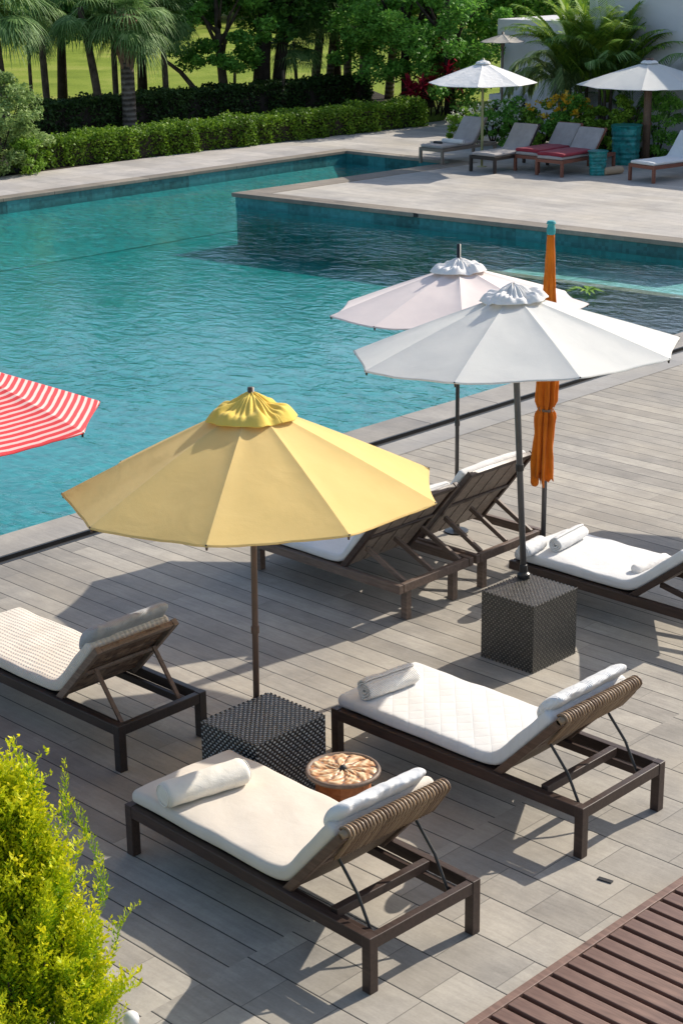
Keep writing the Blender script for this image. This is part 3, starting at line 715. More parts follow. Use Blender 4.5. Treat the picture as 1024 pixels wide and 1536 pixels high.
# ------------------------------------------------------------------ round carved table
t = empty('round_table', (-6.52, 6.66, 0), 0, 'small round drum table with carved copper top and black centre knob', 'side table')
b = MB(); b.lathe([(.15, .0), (.165, .03), (.172, .2), (.165, .385), (.15, .39)], 14); b.build('drum', 'copper', t, bevel=.006)
b = MB(); b.tube([(.176*math.cos(a), .176*math.sin(a), .09) for a in np.linspace(0, 2*math.pi, 33)], .007, 6, cap=False); b.build('hoop', 'metal', t, smooth=True)
b = MB(); b.lathe([(.19, .388), (.222, .394), (.228, .405), (.222, .417), (.208, .419), (.204, .412)], 56); b.build('rim', 'wood_worn', t, smooth=True)
na, nr = 180, 34; V = []; RL = []; rgm = np.random.default_rng(12); jit = rgm.uniform(-.4, .4, 11)
for i in range(nr):
    r = .206*i/(nr-1)
    for j in range(na):
        a = 2*math.pi*j/na; q = r/.206
        petal = abs(math.sin(a*5.5+jit[int(a/2/math.pi*11) % 11]*.6+q*1.2)); ring = .5+.5*math.cos(q*16+3*math.sin(a*7))
        f = min(1, (petal**.6)*(.55+.45*ring))*(0 if q < .12 else 1)*min(1, (1-q)*12)+.12*math.sin(a*23+q*31)
        RL.append(max(0, f)); V.append((r*math.cos(a), r*math.sin(a), .409+.013*max(0, f)))
b = MB(); b.add(V, [(i*na+j, i*na+(j+1) % na, (i+1)*na+(j+1) % na, (i+1)*na+j) for i in range(nr-1) for j in range(na)])
o = b.build('carved_top', 'mosaic', t, smooth=True); a = o.data.attributes.new('relief', 'FLOAT', 'POINT'); a.data.foreach_set('value', RL)
b = MB(); b.lathe([(.02, .405), (.022, .42), (.018, .434), (.006, .440)], 20); b.build('knob', 'channel', t, smooth=True)

# ------------------------------------------------------------------ parasols
def parasol(name, label, x, y, z0, Rr, rim, apex, n, phase, m, pole, pr=.019, tilt=(0, 0), cap='capfab', capr=.26, fin='metal', poletop=None, capmess=.6, group=None, foot=None, lean=0, sag=.045, finr=.014, stripe=False, ribs=True, scal=.018, seed=1, base=True):
    t = empty(name, (x, y, z0), 0, label, 'parasol', group)
    if lean: t.rotation_mode = 'QUATERNION'; t.rotation_quaternion = Vector((0, 0, 1)).rotation_difference(Vector((lft[0]*lean, lft[1]*lean, 1)))
    rim -= z0; apex -= z0; ptop = (poletop or apex+z0+.05)-z0
    b = MB(); b.tube([(0, 0, 0), (0, 0, rim*.5), (0, 0, ptop)], pr, 12); b.build('pole', pole, t, smooth=True)
    b = MB(); b.tube([(0, 0, rim*.48), (0, 0, rim*.48+.05)], pr*1.3, 12); b.build('collar', fin, t, bevel=.004)
    b = MB(); b.tube([(0, 0, rim+.02-.16), (0, 0, rim+.02)], pr*1.9, 12); b.build('slider', fin, t, bevel=.004)
    if base:
        b = MB(); b.lathe(foot or [(.11, 0), (.11, .012), (.03, .02), (.028, .12), (.02, .125)], 24); b.build('base', fin, t, bevel=.003)
    kn = 10; nr = 15; P = []; SV = []
    tx, ty = tilt
    def zf(q): return apex-(apex-rim)*(q*(.93)+.07*q*q)
    for s in range(n):
        for j in range(kn):
            f = j/kn; a = phase+2*math.pi*(s+f)/n; da = (f-.5)*2*math.pi/n
            e = math.cos(math.pi/n)/math.cos(da)
            for i in range(nr+1):
                q = min(1.0, i/(nr-1)*.992) if i < nr else 1.0; bow = 4*f*(1-f)
                rr = Rr*q*(1+(e-1)*(q**.3))*(1-scal*bow*q**3)
                z = zf(q)-sag*bow*math.sin(q*math.pi*.75)*.35
                X_, Y_ = rr*math.cos(a), rr*math.sin(a)
                z += (.005 if j == 0 else 0)+bow*(.012*noise.noise(Vector((X_*3+seed, Y_*3, 1)))+.005*noise.noise(Vector((X_*11, Y_*11+seed, 4))))
                P.append((X_, Y_, z+tx*X_+ty*Y_))
                if stripe:
                    am = phase+2*math.pi*(s+.5)/n; SV.append(((X_*math.cos(am)+Y_*math.sin(am))/.055, (s*kn+j)*(nr+1)+i))
    N = n*kn; b = MB(); fs = []
    for j in range(N):
        for i in range(nr): fs.append((j*(nr+1)+i, j*(nr+1)+i+1, ((j+1) % N)*(nr+1)+i+1, ((j+1) % N)*(nr+1)+i))
    b.add(P, fs); cn = b.build('canopy', m, t, solid=.003)
    me = cn.data; me.shade_smooth()
    sh = me.attributes.new('sharp_edge', 'BOOLEAN', 'EDGE')
    sh.data.foreach_set('value', [all((v//(nr+1)) % kn == 0 for v in e.vertices) and e.vertices[0]//(nr+1) == e.vertices[1]//(nr+1) for e in me.edges])
    if stripe:
        a = me.attributes.new('stripe', 'FLOAT', 'CORNER'); vals = np.zeros(len(me.loops))
        for pi, pl in enumerate(me.polygons):
            s = (pi//nr)//kn; am = phase+2*math.pi*(s+.5)/n
            for li in pl.loop_indices:
                v = me.vertices[me.loops[li].vertex_index].co; vals[li] = (v.x*math.cos(am)+v.y*math.sin(am))/.040
        a.data.foreach_set('value', vals)
    b = MB(); b.tube([Vector(P[j*(nr+1)+nr])-Vector((0, 0, .003)) for j in list(range(N))+[0]], .0045, 5, cap=False); b.build('hem', m, cn, smooth=True)
    # crease along each rib
    for s in range(n):
        a = phase+2*math.pi*s/n; ca, sa = math.cos(a), math.sin(a)
        b = MB(); b.tube([(ca*Rr*q, sa*Rr*q, zf(q)-.012+tx*ca*Rr*q+ty*sa*Rr*q) for q in (.04, .35, .7, .985)], .0075, 6); b.build('rib', fin, t)
        b = MB(); q = .5; b.tube([(0, 0, rim-.06), (ca*Rr*q, sa*Rr*q, zf(q)-.018+tx*ca*Rr*q+ty*sa*Rr*q)], .006, 6); b.build('stretcher', fin, t)
        b = MB(); e = (ca*Rr*.99, sa*Rr*.99, zf(.99)+tx*ca*Rr+ty*sa*Rr); b.tube([(e[0], e[1], e[2]-.03), (e[0], e[1], e[2]-.008), (e[0]+ca*.012, e[1]+sa*.012, e[2]+.004)], [.006, .009, .005], 8); b.build('rib_tip', fin, t)
    # vent cap
    if cap:
        nc = 168; ri = 14; P = np.zeros((ri, nc+1, 3)); rg = np.random.default_rng(seed); ph = rg.uniform(0, 6, 8)
        for i in range(ri):
            q = i/(ri-1)
            for j in range(nc+1):
                a = 2*math.pi*j/nc
                lobes = .5*math.sin(5*a+ph[0])+.35*math.sin(8*a+ph[1]+q*1.5)+.3*math.sin(3*a+ph[4])+.2*math.sin(13*a+ph[5])
                gath = (math.sin(27*a+ph[2]+1.5*math.sin(5*a))+.7*noise.noise(Vector((math.cos(a)*6, math.sin(a)*6, q*2+seed))))*math.sin(math.pi*min(1, q*1.1))
                rr = capr*(q**.9)*(1+.09*q*lobes*capmess)
                X_, Y_ = rr*math.cos(a), rr*math.sin(a)
                P[i, j] = (X_, Y_, apex+.05+.012*math.exp(-(q/.25)**2)-(apex-rim)*(rr/Rr)*.95+.030*capmess*lobes*q*q+.011*gath*capmess*(.4+.6*q)+.012*capmess*math.sin(q*9+lobes*2)-.03*max(0, q-.8)/.2+tx*X_+ty*Y_)
        MB().grid(P).build('cap', cap, t, smooth=True, solid=.004, sub=1)
    b = MB(); b.lathe([(finr*1.8, apex+.03), (finr*2, apex+.045), (finr, apex+.052), (finr*1.2, max(apex+.06, ptop-.02)), (finr*.9, max(apex+.07, ptop))], 14); b.build('finial', fin, t, smooth=False, bevel=.002)
    return t
lft = (-math.cos(TH), -math.sin(TH))                        # towards the left of the view
def tl(k, b=0): return (-lft[0]*k+math.sin(TH)*b, -lft[1]*k-math.cos(TH)*b)   # left side hangs lower by k, far side by b
camr = math.atan2(math.sin(TH), math.cos(TH))             # direction of the view's right
phs = lambda deg: camr-R(deg)                              # deg measured from view right towards the camera
# yellow, pole behind the black box
yx, yy = -7.61, 6.80
for _ in range(30):
    u = pix((yx, yy, .5))[0]; yy += (383-u)*.002
zr, zt_ = zat(yx, yy, 735), zat(yx, yy, 602)
parasol('parasol', 'large open yellow parasol with ruffled cap over the near deck', yx, yy, 0, 1.195, zr, zt_, 9, phs(20), 'yellowfab', 'pole_brown', .021, tl(.022, .042), 'yellowcap', .275, 'pole_brown', zat(yx, yy, 581), .9, lean=-.012, seed=5)
wx, wy = at(785, 866, .53)[:2]
zr, zt_ = zat(wx, wy, 524), zat(wx, wy, 438)
parasol('parasol', 'large open white parasol standing on the tall brown wicker cube', wx, wy, .53, 1.205, zr, zt_, 9, phs(-5), 'whitefab', 'pole_grey', .024, tl(-.01, .055), lean=.055, cap='capfab', capr=.235, fin='metal', poletop=zat(wx, wy, 426), capmess=1.25, seed=8,
        foot=[(.05, 0), (.05, .03), (.032, .045), (.03, .1), (.025, .105)])
px_, py_ = at(684, 797)[:2]
zr, zt_ = zat(px_, py_, 460), zat(px_, py_, 398)
parasol('parasol', 'open off-white parasol with tall black pole top, behind the large white one', px_, py_, 0, 1.12, zr, zt_, 9, phs(12), 'pinkfab', 'metal', .018, tl(.04, .05), 'capfab', .235, 'metal', zat(px_, py_, 366), 1.0, seed=3, finr=.01)
# striped, its centre left of the frame
T1, T2 = at(150, 603, 2.2), at(126, 650, 2.2); mid = (T1+T2)/2; e = T2-T1; ln = float(np.hypot(*e[:2])); n_ = 8; rS = ln/2/math.sin(math.pi/n_)
perp = np.array([-e[1], e[0]])/ln
if perp@np.array(lft) < 0: perp = -perp
cS = mid[:2]+perp*rS*math.cos(math.pi/n_); a1 = math.atan2(T1[1]-cS[1], T1[0]-cS[0])
print('stripe R', rS, cS, pix((cS[0], cS[1], 2.7)))
parasol('parasol', 'open red and white striped parasol at the left edge over the water', cS[0], cS[1], 0, rS, 2.2, 2.2+.40*rS, 8, a1, 'stripe', 'pole_grey', .02, (0, 0), None, .2, 'metal', 2.75, stripe=True, scal=.02)
# parasol right of the frame, whose shadow falls on the deck beside the brown wicker cube
parasol('parasol', 'white parasol beyond the right edge that shades the boards beside the brown wicker cube', -7.55, 14.2, 0, 1.0, 1.95, 2.3, 9, .3, 'whitefab', 'metal', .02, (0, 0), 'capfab', .23, 'metal')

# far parasols
fx, fy = at(722, 250)[:2]
parasol('parasol', 'distant white parasol on thin green pole above the grey loungers', fx, fy, 0, 1.22, zat(fx, fy, 124), zat(fx, fy, 93), 8, phs(10), 'capfab', 'pole_green', .03, (0, 0), 'capfab', .17, 'pole_green', zat(fx, fy, 87), .3, scal=.04)
gx, gy = at(967, 243)[:2]
parasol('parasol', 'distant white parasol on thick wooden post beside the teal planters', gx, gy, 0, 1.62, zat(gx, gy, 126), zat(gx, gy, 92), 9, phs(25), 'whitefab', 'wood_mid', .09, (0, 0), 'capfab', .2, 'wood_mid', zat(gx, gy, 87), .3, scal=.05, finr=.03)
hx_, hy_ = at(722, 196)[:2]
parasol('parasol', 'small beige parasol by the corner of the white pavilion', hx_-.3, hy_+1.2, 0, .62, zat(hx_-.3, hy_+1.2, 62), zat(hx_-.3, hy_+1.2, 51), 8, .2, 'beigefab', 'wood_worn', .03, (0, 0), None, .1, 'wood_worn')

# closed orange parasol
ox, oy = -8.37, 10.99
t = empty('closed_parasol', (ox, oy, 0), 0, 'closed orange parasol with teal tip tied round its pole', 'parasol')
zt1, zc1, zc0, ztie = zat(ox, oy, 333), zat(ox, oy, 348), zat(ox, oy, 714), zat(ox, oy, 612)
b = MB(); b.tube([(0, 0, 0), (0, 0, zc1)], .021, 12); b.build('pole', 'pole_grey', t, smooth=True)
b = MB(); b.lathe([(.12, 0), (.12, .015), (.03, .025), (.028, .15)], 24); b.build('base', 'metal', t)
b = MB(); b.lathe([(.022, zc1-.03), (.034, zc1-.015), (.036, zc1+.02), (.028, zt1-.02), (.04, zt1-.012), (.03, zt1+.01)], 16); b.build('tip_cap', 'tealwrap', t, bevel=.004)
nc, nz = 120, 60; P = np.zeros((nz, nc+1, 3))
for i in range(nz):
    q = i/(nz-1); z = zc1-.01+(zc0-zc1)*q
    dt = (z-ztie)
    base_r = .028+.042*min(1, q/.55)
    if z < ztie: base_r = .066-.006*math.sin((ztie-z)*7)
    pinch = 1-.33*math.exp(-(dt/.035)**2); base_r *= pinch
    for j in range(nc+1):
        a = 2*math.pi*j/nc
        fold = (.30*math.sin(8*a+q*2.5)+.14*math.sin(13*a-q*6+1))*min(1, q*3)
        rr = base_r*(1+fold*(.6+.6*q)+.22*q*noise.noise(Vector((math.cos(a)*2, math.sin(a)*2, z*5)))+.10*noise.noise(Vector((math.cos(a)*5, math.sin(a)*5, z*11))))
        zz = z+(.05*math.sin(4*a+1)+.03*math.sin(9*a))*max(0, (q-.93)/.07)
        P[i, j] = (rr*math.cos(a)+.012*math.sin(q*5)*q, rr*math.sin(a)-.010*q, zz)
MB().grid(P).build('folded_canopy', 'orangefab', t, smooth=True, solid=.003)
b = MB(); b.tube([(.058*math.cos(a), .058*math.sin(a)-.005, ztie+.008*math.sin(a*2)) for a in np.linspace(0, 2*math.pi, 29)], .007, 6); b.tube([(.056*math.cos(a), .056*math.sin(a)-.005, ztie-.02-.006*math.sin(a)) for a in np.linspace(0, 2*math.pi, 29)], .006, 6); b.build('tie', 'wood_worn', t, smooth=True)

# ------------------------------------------------------------------ slatted bench bottom right
t = empty('slatted_platform', (-4.66, 7, 0), 0, 'low slatted platform of reddish brown boards in the bottom right corner', 'platform')
hp = .075
b = MB(); b.box((0, -3, 0), (.05, 3, hp)); b.build('edge_board', 'wood_bench', t, bevel=.004)
for x in (.5, 1.3, 2.1): b = MB(); b.box((x, -3, 0), (x+.06, 3, hp-.03)); b.build('joist', 'wood_black', t)
y = -3; rr_ = random.Random(5)
b0 = None
while y < 3:
    wd = .092
    if b0 is None:
        b = MB(); b.box((.052, 0, hp-.03), (2.6, wd, hp)); b0 = b.build('board', 'wood_bench', t, bevel=.004); o = b0
    else: o = b0.copy(); C.objects.link(o)
    o.location = (rr_.uniform(0, .004), y, rr_.uniform(-.002, .002)); y += .1235
b = MB(); b.box((.052, -3, .001), (2.6, 3, .004)); b.build('gap_shade_sheet', 'dark', t)  # dark sheet added below the boards, shade of the gaps put into its colour
q = at(907, 1321)
b = MB(); b.box((-.045, -.016, 0), (.045, .016, .006)); o = b.build('drain_slot', 'dark', bevel=.002); o.location = (q[0], q[1], .002); o.rotation_euler = (0, 0, R(10)); tag(o, 'small black drain slot set in the stone tiles by the slatted platform', 'drain slot')
q = at(212, 1545)
b = MB(); b.lathe([(.02, 0), (.02, .1), (.035, .105), (.047, .13), (.05, .15), (.045, .175), (.025, .195), (.004, .2)], 24); o = b.build('garden_lamp', 'ball', smooth=True); o.location = (q[0]+.03, q[1]-.08, 0); o.scale = (.8, .8, .8); tag(o, 'small white globe garden lamp beside the golden conifer', 'lamp')

# ------------------------------------------------------------------ far terrace furniture
YF = 30.42
def far_lounger(label, x, y, rz, W, frame, cushion, topz=.95):
    # foot towards the pool, head towards the planting
    t, p, bl = lounger('sun_lounger', label, (x+W, y, 0), R(90)+rz, L=1.95, W=W, hz=.36, hinge=1.15, top=(1.62, topz), style='far', frame=frame, cushion=cushion, cush_t=.06, group='sun loungers on the far terrace')
    return t
far_lounger('distant grey lounger with cream sling back, leftmost on the far terrace', -27.0, YF-.05, 0, .72, 'wood_grey', 'greyfab')
far_lounger('distant dark lounger with grey sling back under the white parasol on thin pole', -25.15, YF-.45, 0, .74, 'wood_black', 'greyfab')
F3 = far_lounger('distant red wood lounger with wine red seat, left one of the red pair', -24.45, YF+.25, 0, .70, 'wood_red', 'greyfab')
F4 = far_lounger('distant red wood lounger with wine red seat, beside the small teal planter', -23.65, YF+.0, 0, .74, 'wood_red', 'greyfab', .92)
F5 = far_lounger('distant red wood lounger with white cushion at the right edge of the terrace', -21.6, YF+.45, R(-9), .74, 'wood_red', 'white')
for f, W, s, lb in ((F3, .70, 1, 'wine red seat pad on the left lounger of the red pair'), (F4, .74, 2, 'wine red seat pad on the lounger beside the small teal planter')):
    o = pad([(.0, 0), (1.12, 0)], W-.02, .07, seed=s, r=.03).build('seat_pad', 'redfab', smooth=True); o.location = place(f, (.03, .01, .425)); o.rotation_euler = f.rotation_euler; tag(o, lb, 'cushion')
q = at(722, 230, .43); roll('towel', 'crumpled cream towel on the leftmost distant lounger', (-26.8, YF+.55, .47), (-26.2, YF+.6, .47), .06, 'white', spiral=False, cat='towel', ends=False)
o = roll('towel', 'small dark blue cloth beside the crumpled cream towel', (-26.85, YF+.3, .45), (-26.6, YF+.3, .45), .035, 'metal', spiral=False, cat='cloth', ends=False)
def planter(label, x, y, w, h, seed):
    t = empty('planter', (x, y, 0), R(20*seed), label, 'planter'); n = 16; m = 24; V = []; rg = np.random.default_rng(seed)
    for i in range(n):
        q = i/(n-1)
        for j in range(m):
            a = 2*math.pi*(j+.5)/m; sq = 1/max(abs(math.cos(a)), abs(math.sin(a)))**.75
            rr = w/2*(.86+.14*q)*min(sq, 1.22)*(1+rg.uniform(-.025, .025)+.03*math.sin(q*40))
            V.append((rr*math.cos(a), rr*math.sin(a), h*q))
    b = MB(); b.add(V, [(i*m+j, i*m+(j+1) % m, (i+1)*m+(j+1) % m, (i+1)*m+j) for i in range(n-1) for j in range(m)]+[tuple((n-2)*m+j for j in range(m))]); b.build('pot', 'teal', t)
    b = MB(); b.lathe([(w*.5, h-.02), (w*.56, h), (w*.56, h+.02), (w*.48, h+.02)], 28); b.build('rim', 'teal', t, bevel=.004)
q = at(937, 246); planter('tall teal glazed planter in front of the shrubs beside the wooden parasol post', q[0], q[1], .62, .86, 1)
q = at(895, 262); planter('small teal glazed planter beside the red loungers', q[0], q[1], .40, .50, 2)
p0, p1 = at(905, 257, .09), at(932, 254, .09)
roll('bolster', 'tan bolster lying on the terrace between the small teal planter and the white lounger', p0, p1, .09, 'beigebol', spiral=False, cat='bolster', ends=False)
q = at(880, 440, ZW)
V = []
for k in range(26):
    a = rng.uniform(0, 6.28); l = rng.uniform(.15, .38); w_ = .03; d = np.array([math.cos(a), math.sin(a), 0]); s = np.array([-d[1], d[0], 0])
    c = np.array([0, 0, .012+rng.uniform(0, .05)]); V.append([c, c+d*l*.5+s*w_+[0, 0, .04], c+d*l+[0, 0, .005], c+d*l*.5-s*w_+[0, 0, .04]])
o = quadmesh('floating_plant', V, 'l_lime'); o.location = (q[0], q[1], ZW); tag(o, 'yellow green leaves floating on the water by the sunken ledge', 'plant')

# ------------------------------------------------------------------ white buildings
t = empty('white_pavilion', (-31.3, 38.6, 0), 0, 'low white pavilion with parapet slab behind the palms', 'building')
q = at(728, 190)
hpv = zat(-31.3, 38.6, 52)
b = MB(); b.box((0, 0, 0), (4.3, 3, hpv)); b.build('wall', 'wall', t, bevel=.01)
b = MB(); b.box((-.06, -.08, hpv), (4.36, 3, hpv+.42)); b.build('roof_slab', 'wall', t, bevel=.015)
b = MB(); b.box((.05, -.55, .62), (.95, -.003, .78)); b.build('ledge', 'wall', t, bevel=.02)
b = MB(); b.box((.12, -.40, 0), (.9, -.003, .62)); b.build('under_ledge_block', 'dark', t)  # dark block filling the space below the ledge
t = empty('white_house', (-26.2, 35.7, 0), 0, 'white plastered house wall at the right edge behind the shrubs', 'building')
b = MB(); b.box((0, 0, 0), (14, 5, 3.6)); b.build('wall', 'wall', t, bevel=.01)
b = MB(); b.box((-.1, -.1, 3.6), (14.1, 5.1, 3.75)); b.build('roof', 'wall', t)

# ------------------------------------------------------------------ plants
def rvec(n): v = rng.normal(size=(n, 3)); return v/np.linalg.norm(v, axis=1)[:, None]
def leaves(P, size, aspect=.5, up=.25, out=None, jit=.35):
    """diamond leaves at points P"""
    n = len(P); d = rvec(n); d[:, 2] *= .7
    if out is not None: d = d*.8+out
    d /= np.linalg.norm(d, axis=1)[:, None]; q = rvec(n); q[:, 2] += up*2
    s = np.cross(d, q); s /= np.linalg.norm(s, axis=1)[:, None]+1e-9
    sz = size*rng.uniform(1-jit, 1+jit, n)[:, None]; nrm = np.cross(s, d)
    return np.stack([P-d*sz*.5, P+s*sz*aspect*.5+nrm*sz*.1, P+d*sz*.5, P-s*sz*aspect*.5+nrm*sz*.1], 1)
def clumped(n, rad, nc=40, cs=.22, shell=.55, seed=None, flat=1.0):
    """points in leaf clumps through an ellipsoid (unit offset, scaled by rad)"""
    c = rvec(nc)*(shell+(1-shell)*rng.uniform(0, 1, (nc, 1))**.6); c *= np.array(rad)*(1+rng.uniform(-.12, .15, (nc, 1)))
    k = rng.integers(0, nc, n); r = rvec(n)*rng.uniform(0, 1, (n, 1))**.45*cs*np.mean(rad)*rng.uniform(.6, 1.25, nc)[k][:, None]
    r[:, 2] *= .65*flat
    return c[k]+r
def tree(name, label, x, y, h, rad, cz, trunk_r, m, n=9000, leaf=.16, lean=(0, 0), limbs=6, bark='barkdark', nc=45, cs=.24, group=None, cat='tree', trunks=1):
    t = empty(name, (x, y, 0), 0, label, cat, group)
    b = MB(); cx, cy = lean
    b.tube([(0, 0, 0), (cx*.3, cy*.3, cz*.35), (cx*.8, cy*.8, cz*.75), (cx, cy, cz+rad[2]*.3)], [trunk_r*1.25, trunk_r, trunk_r*.75, trunk_r*.35], 10)
    for k in range(limbs):
        a = 2.4*k; s = .5+.4*random.random(); z0 = cz*.5+.08*k*cz
        b.tube([(cx*.6, cy*.6, min(z0, cz)), (cx+math.cos(a)*rad[0]*.3, cy+math.sin(a)*rad[1]*.3, cz), (cx+math.cos(a)*rad[0]*s, cy+math.sin(a)*rad[1]*s, cz+rad[2]*.35)], [trunk_r*.5, trunk_r*.3, trunk_r*.1], 7)
    b.build('trunk', bark, t, smooth=True)
    P = clumped(n, rad, nc, cs)+np.array([cx, cy, cz]); P = P[P[:, 2] > .15]
    quadmesh('crown', leaves(P, leaf), m, t); return t
def bush(name, label, x, y, rad, m, n=2500, leaf=.09, flowers=None, group=None, cat='shrub', nc=30, cs=.3, shell=.5):
    t = empty(name, (x, y, 0), 0, label, cat, group)
    b = MB()
    for k in range(6): a = k*1.05; b.tube([(0, 0, 0), (math.cos(a)*rad[0]*.25, math.sin(a)*rad[1]*.25, rad[2]*.6), (math.cos(a)*rad[0]*.5, math.sin(a)*rad[1]*.5, rad[2]*1.3)], [.025, .018, .008], 6)
    b.build('stem', 'barkdark', t)
    P = clumped(n, rad, nc, cs, shell)+np.array([0, 0, rad[2]*.95]); P = P[P[:, 2] > .02]
    quadmesh('foliage', leaves(P, leaf), m, t)
    if flowers:
        fm, fn, fs = flowers; Q = rvec(fn)*np.array(rad)*1.03; Q[:, 2] = abs(Q[:, 2])*.95; Q = np.repeat(Q, 5, 0)+rng.normal(size=(fn*5, 3))*.035+np.array([0, 0, rad[2]*.95]); quadmesh('blossom', leaves(Q, fs, .8), fm, t)
    return t
def hedge(name, label, x0, y0, x1, y1, d, h, m, n, leaf=.07):
    """clipped hedge; leaves fill a skin over a dark woody core"""
    t = empty(name, (x0, y0, 0), math.atan2(y1-y0, x1-x0), label, 'hedge'); L = math.hypot(x1-x0, y1-y0)
    b = MB(); b.box((.12, .12, 0), (L-.12, d-.12, h-.16)); b.build('core', 'barkdark', t)
    u = rng.uniform(0, L, n); f = rng.uniform(0, 1, n)
    per = h*2+d; s = f*per
    y = np.where(s < h, 0, np.where(s < h+d, s-h, d)); z = np.where(s < h, s, np.where(s < h+d, h, per-s))
    bul = .07*np.sin(u*3.1+1)+.05*np.sin(u*7.3)+.035*np.sin(u*13.7+z*5)
    dep = rng.uniform(0, 1, n)**1.5*.16
    y = np.where(s < h, y-bul+dep, np.where(s < h+d, y, y+bul-dep)); z = np.where((s >= h) & (s < h+d), z+bul*.7-dep+rng.normal(size=n)*.02, z)
    round_ = np.clip((z-(h-.12))/.12, 0, 1); y = np.where(s < h, y+round_**2*.1, y)
    u = np.clip(u, 0.0, L)+0*u
    ends = rng.random(n) < (d/(L+d))*.8; u = np.where(ends, np.where(rng.random(n) < .5, rng.uniform(0, .12, n), L-rng.uniform(0, .12, n)), u); y = np.where(ends, rng.uniform(0, d, n), y); z = np.where(ends, rng.uniform(0, h, n), z)
    P = np.stack([u, y, z], 1)+rng.normal(size=(n, 3))*.022
    quadmesh('foliage', leaves(P, leaf, .6), m, t); return t
# front hedge (local y points away from the pool because the hedge runs +Y from left to right)
q0, q1 = at(52, 256), at(640, 189)
hedge('hedge', 'bright green clipped hedge beside the far path', q0[0], q0[1], q1[0], q1[1], 1.0, .66, 'l_hedge', 42000, .075)
q0, q1 = at(60, 213), at(560, 163)
hedge('hedge', 'dark taller clipped hedge behind the palm trunks', q0[0], q0[1], q1[0], q1[1], 1.1, .95, 'l_hedge2', 26000, .10)

def fan_palm_crown(nf=34, L=1.25, seed=1, droop=1.0, m='l_palm', spread=1.0):
    rg = np.random.default_rng(seed); V = []
    for k in range(nf):
        az = rg.uniform(0, 2*math.pi); el = R(rg.uniform(-48, 75)); pl = rg.uniform(.5, .95)*spread
        d = np.array([math.cos(az)*math.cos(el), math.sin(az)*math.cos(el), math.sin(el)]); s = np.array([-math.sin(az), math.cos(az), 0]); u = np.cross(s, d)*-1
        hub = d*pl+np.array([0, 0, -.12*pl]); w_ = .012
        V.append([d*.05-s*w_, d*.05+s*w_, hub+s*w_, hub-s*w_])
        nl = 26; l0 = L*rg.uniform(.75, 1.1)
        for j in range(nl):
            th = R(-105+210*j/(nl-1)); dd = d*math.cos(th)+s*math.sin(th); ll = l0*(.72+.28*math.cos(th))*rg.uniform(.9, 1.08)
            p = hub.copy(); v = dd.copy(); wd = .028; sd = np.cross(v, u); sd /= np.linalg.norm(sd)
            segs = 4; last = (p-sd*.004, p+sd*.004)
            for q in range(segs):
                v = v+np.array([0, 0, -.20*droop*(q+.4)*(.6+.5*rg.random())]); v /= np.linalg.norm(v); p = p+v*ll/segs
                ww = wd*(1-((q+1)/segs)**1.5)+.003; nx = (p-sd*ww, p+sd*ww)
                V.append([last[0], last[1], nx[1], nx[0]]); last = nx
    return np.array(V)
palmcache = {}
def fan_palm(label, px, py, h, lean, tr, boots=False, seed=1, scale=1.0, z0=0, thick=None, droop=1.0, nf=34):
    t = empty('fan_palm', (px, py, 0), 0, label, 'palm tree', 'fan palms behind the hedge')
    lx, ly = lean; b = MB(); pts = [(lx*q*q*.4+lx*q*.6, ly*q*q*.4+ly*q*.6, h*q) for q in np.linspace(0, 1, 12)]
    b.tube(pts, [tr*(1.2-.3*q+.03*math.sin(q*60)) for q in np.linspace(0, 1, 12)], 12); b.build('trunk', 'palmbark' if tr > .1 else 'bark', t, smooth=True)
    if boots:
        b = MB()
        for k in range(60):
            a = k*2.4; z = h-1.3+1.25*k/60; f = (z-(h-1.3))/1.25; r0 = tr*(.95); r1 = tr*(1.5+.9*f)
            b.bar((lx+math.cos(a)*r0, ly+math.sin(a)*r0, z-.12), (lx+math.cos(a)*r1, ly+math.sin(a)*r1, z+.28), .085, .03, (-math.sin(a), math.cos(a), 0))
        b.build('boots', 'boots', t)
    key = (seed, droop, nf)
    if key not in palmcache:
        palmcache[key] = quadmesh('crown', fan_palm_crown(nf, 1.25, seed, droop), 'l_palm', t); o = palmcache[key]
    else:
        o = palmcache[key].copy(); C.objects.link(o); o.parent = t
    o.location = (lx, ly, h); o.scale = (scale,)*3; o.rotation_euler = (0, 0, px*3); return t
def pv(u, v): q = at(u, v); return q[0], q[1]
def leanpx(px, py, h, u):                                # sideways lean that brings the crown under pixel column u
    best = min(np.linspace(-2.5, 2.5, 101), key=lambda k: abs(pix((px+k*.716, py+k*.699, h))[0]-u)); return (best*.716, best*.699)
def palm_at(label, u0, v0, utop, vtop, tr, **k):
    x, y = pv(u0, v0); h = zat(x, y, vtop); fan_palm(label, x, y, h, leanpx(x, y, h, utop), tr, **k)
palm_at('slim dark fan palm left of the leaning palm', 74, 190, 56, 0, .09, seed=1, scale=.75)
palm_at('slim pale fan palm leaning left, between the slim dark palm and the thick palm', 156, 202, 120, 10, .10, seed=2, scale=.8)
palm_at('thin straight fan palm just left of the thick palm', 176, 175, 168, 12, .08, seed=3, scale=.65)
palm_at('thick fan palm with grey ringed trunk and reddish boots', 196, 201, 188, 22, .17, boots=True, seed=4, scale=.86, droop=1.1, nf=40)
palm_at('young fan palm with reddish thin stem at the far left', 50, 175, 42, 45, .05, seed=1, scale=.6)
palm_at('thin dark fan palm behind the curved bare trunk', 252, 186, 243, 20, .08, seed=2, scale=.75)
palm_at('fan palm at the left corner of the photo above the grey green bush', 14, 215, -12, 2, .10, seed=3, scale=1.0, droop=1.1)
palm_at('grey fan palm trunk leaning right, right of the dark tree cluster', 470, 160, 486, 5, .13, seed=3, scale=.85)
palm_at('slender fan palm leaning right beside the grey one', 492, 157, 506, -5, .11, seed=1, scale=.85)
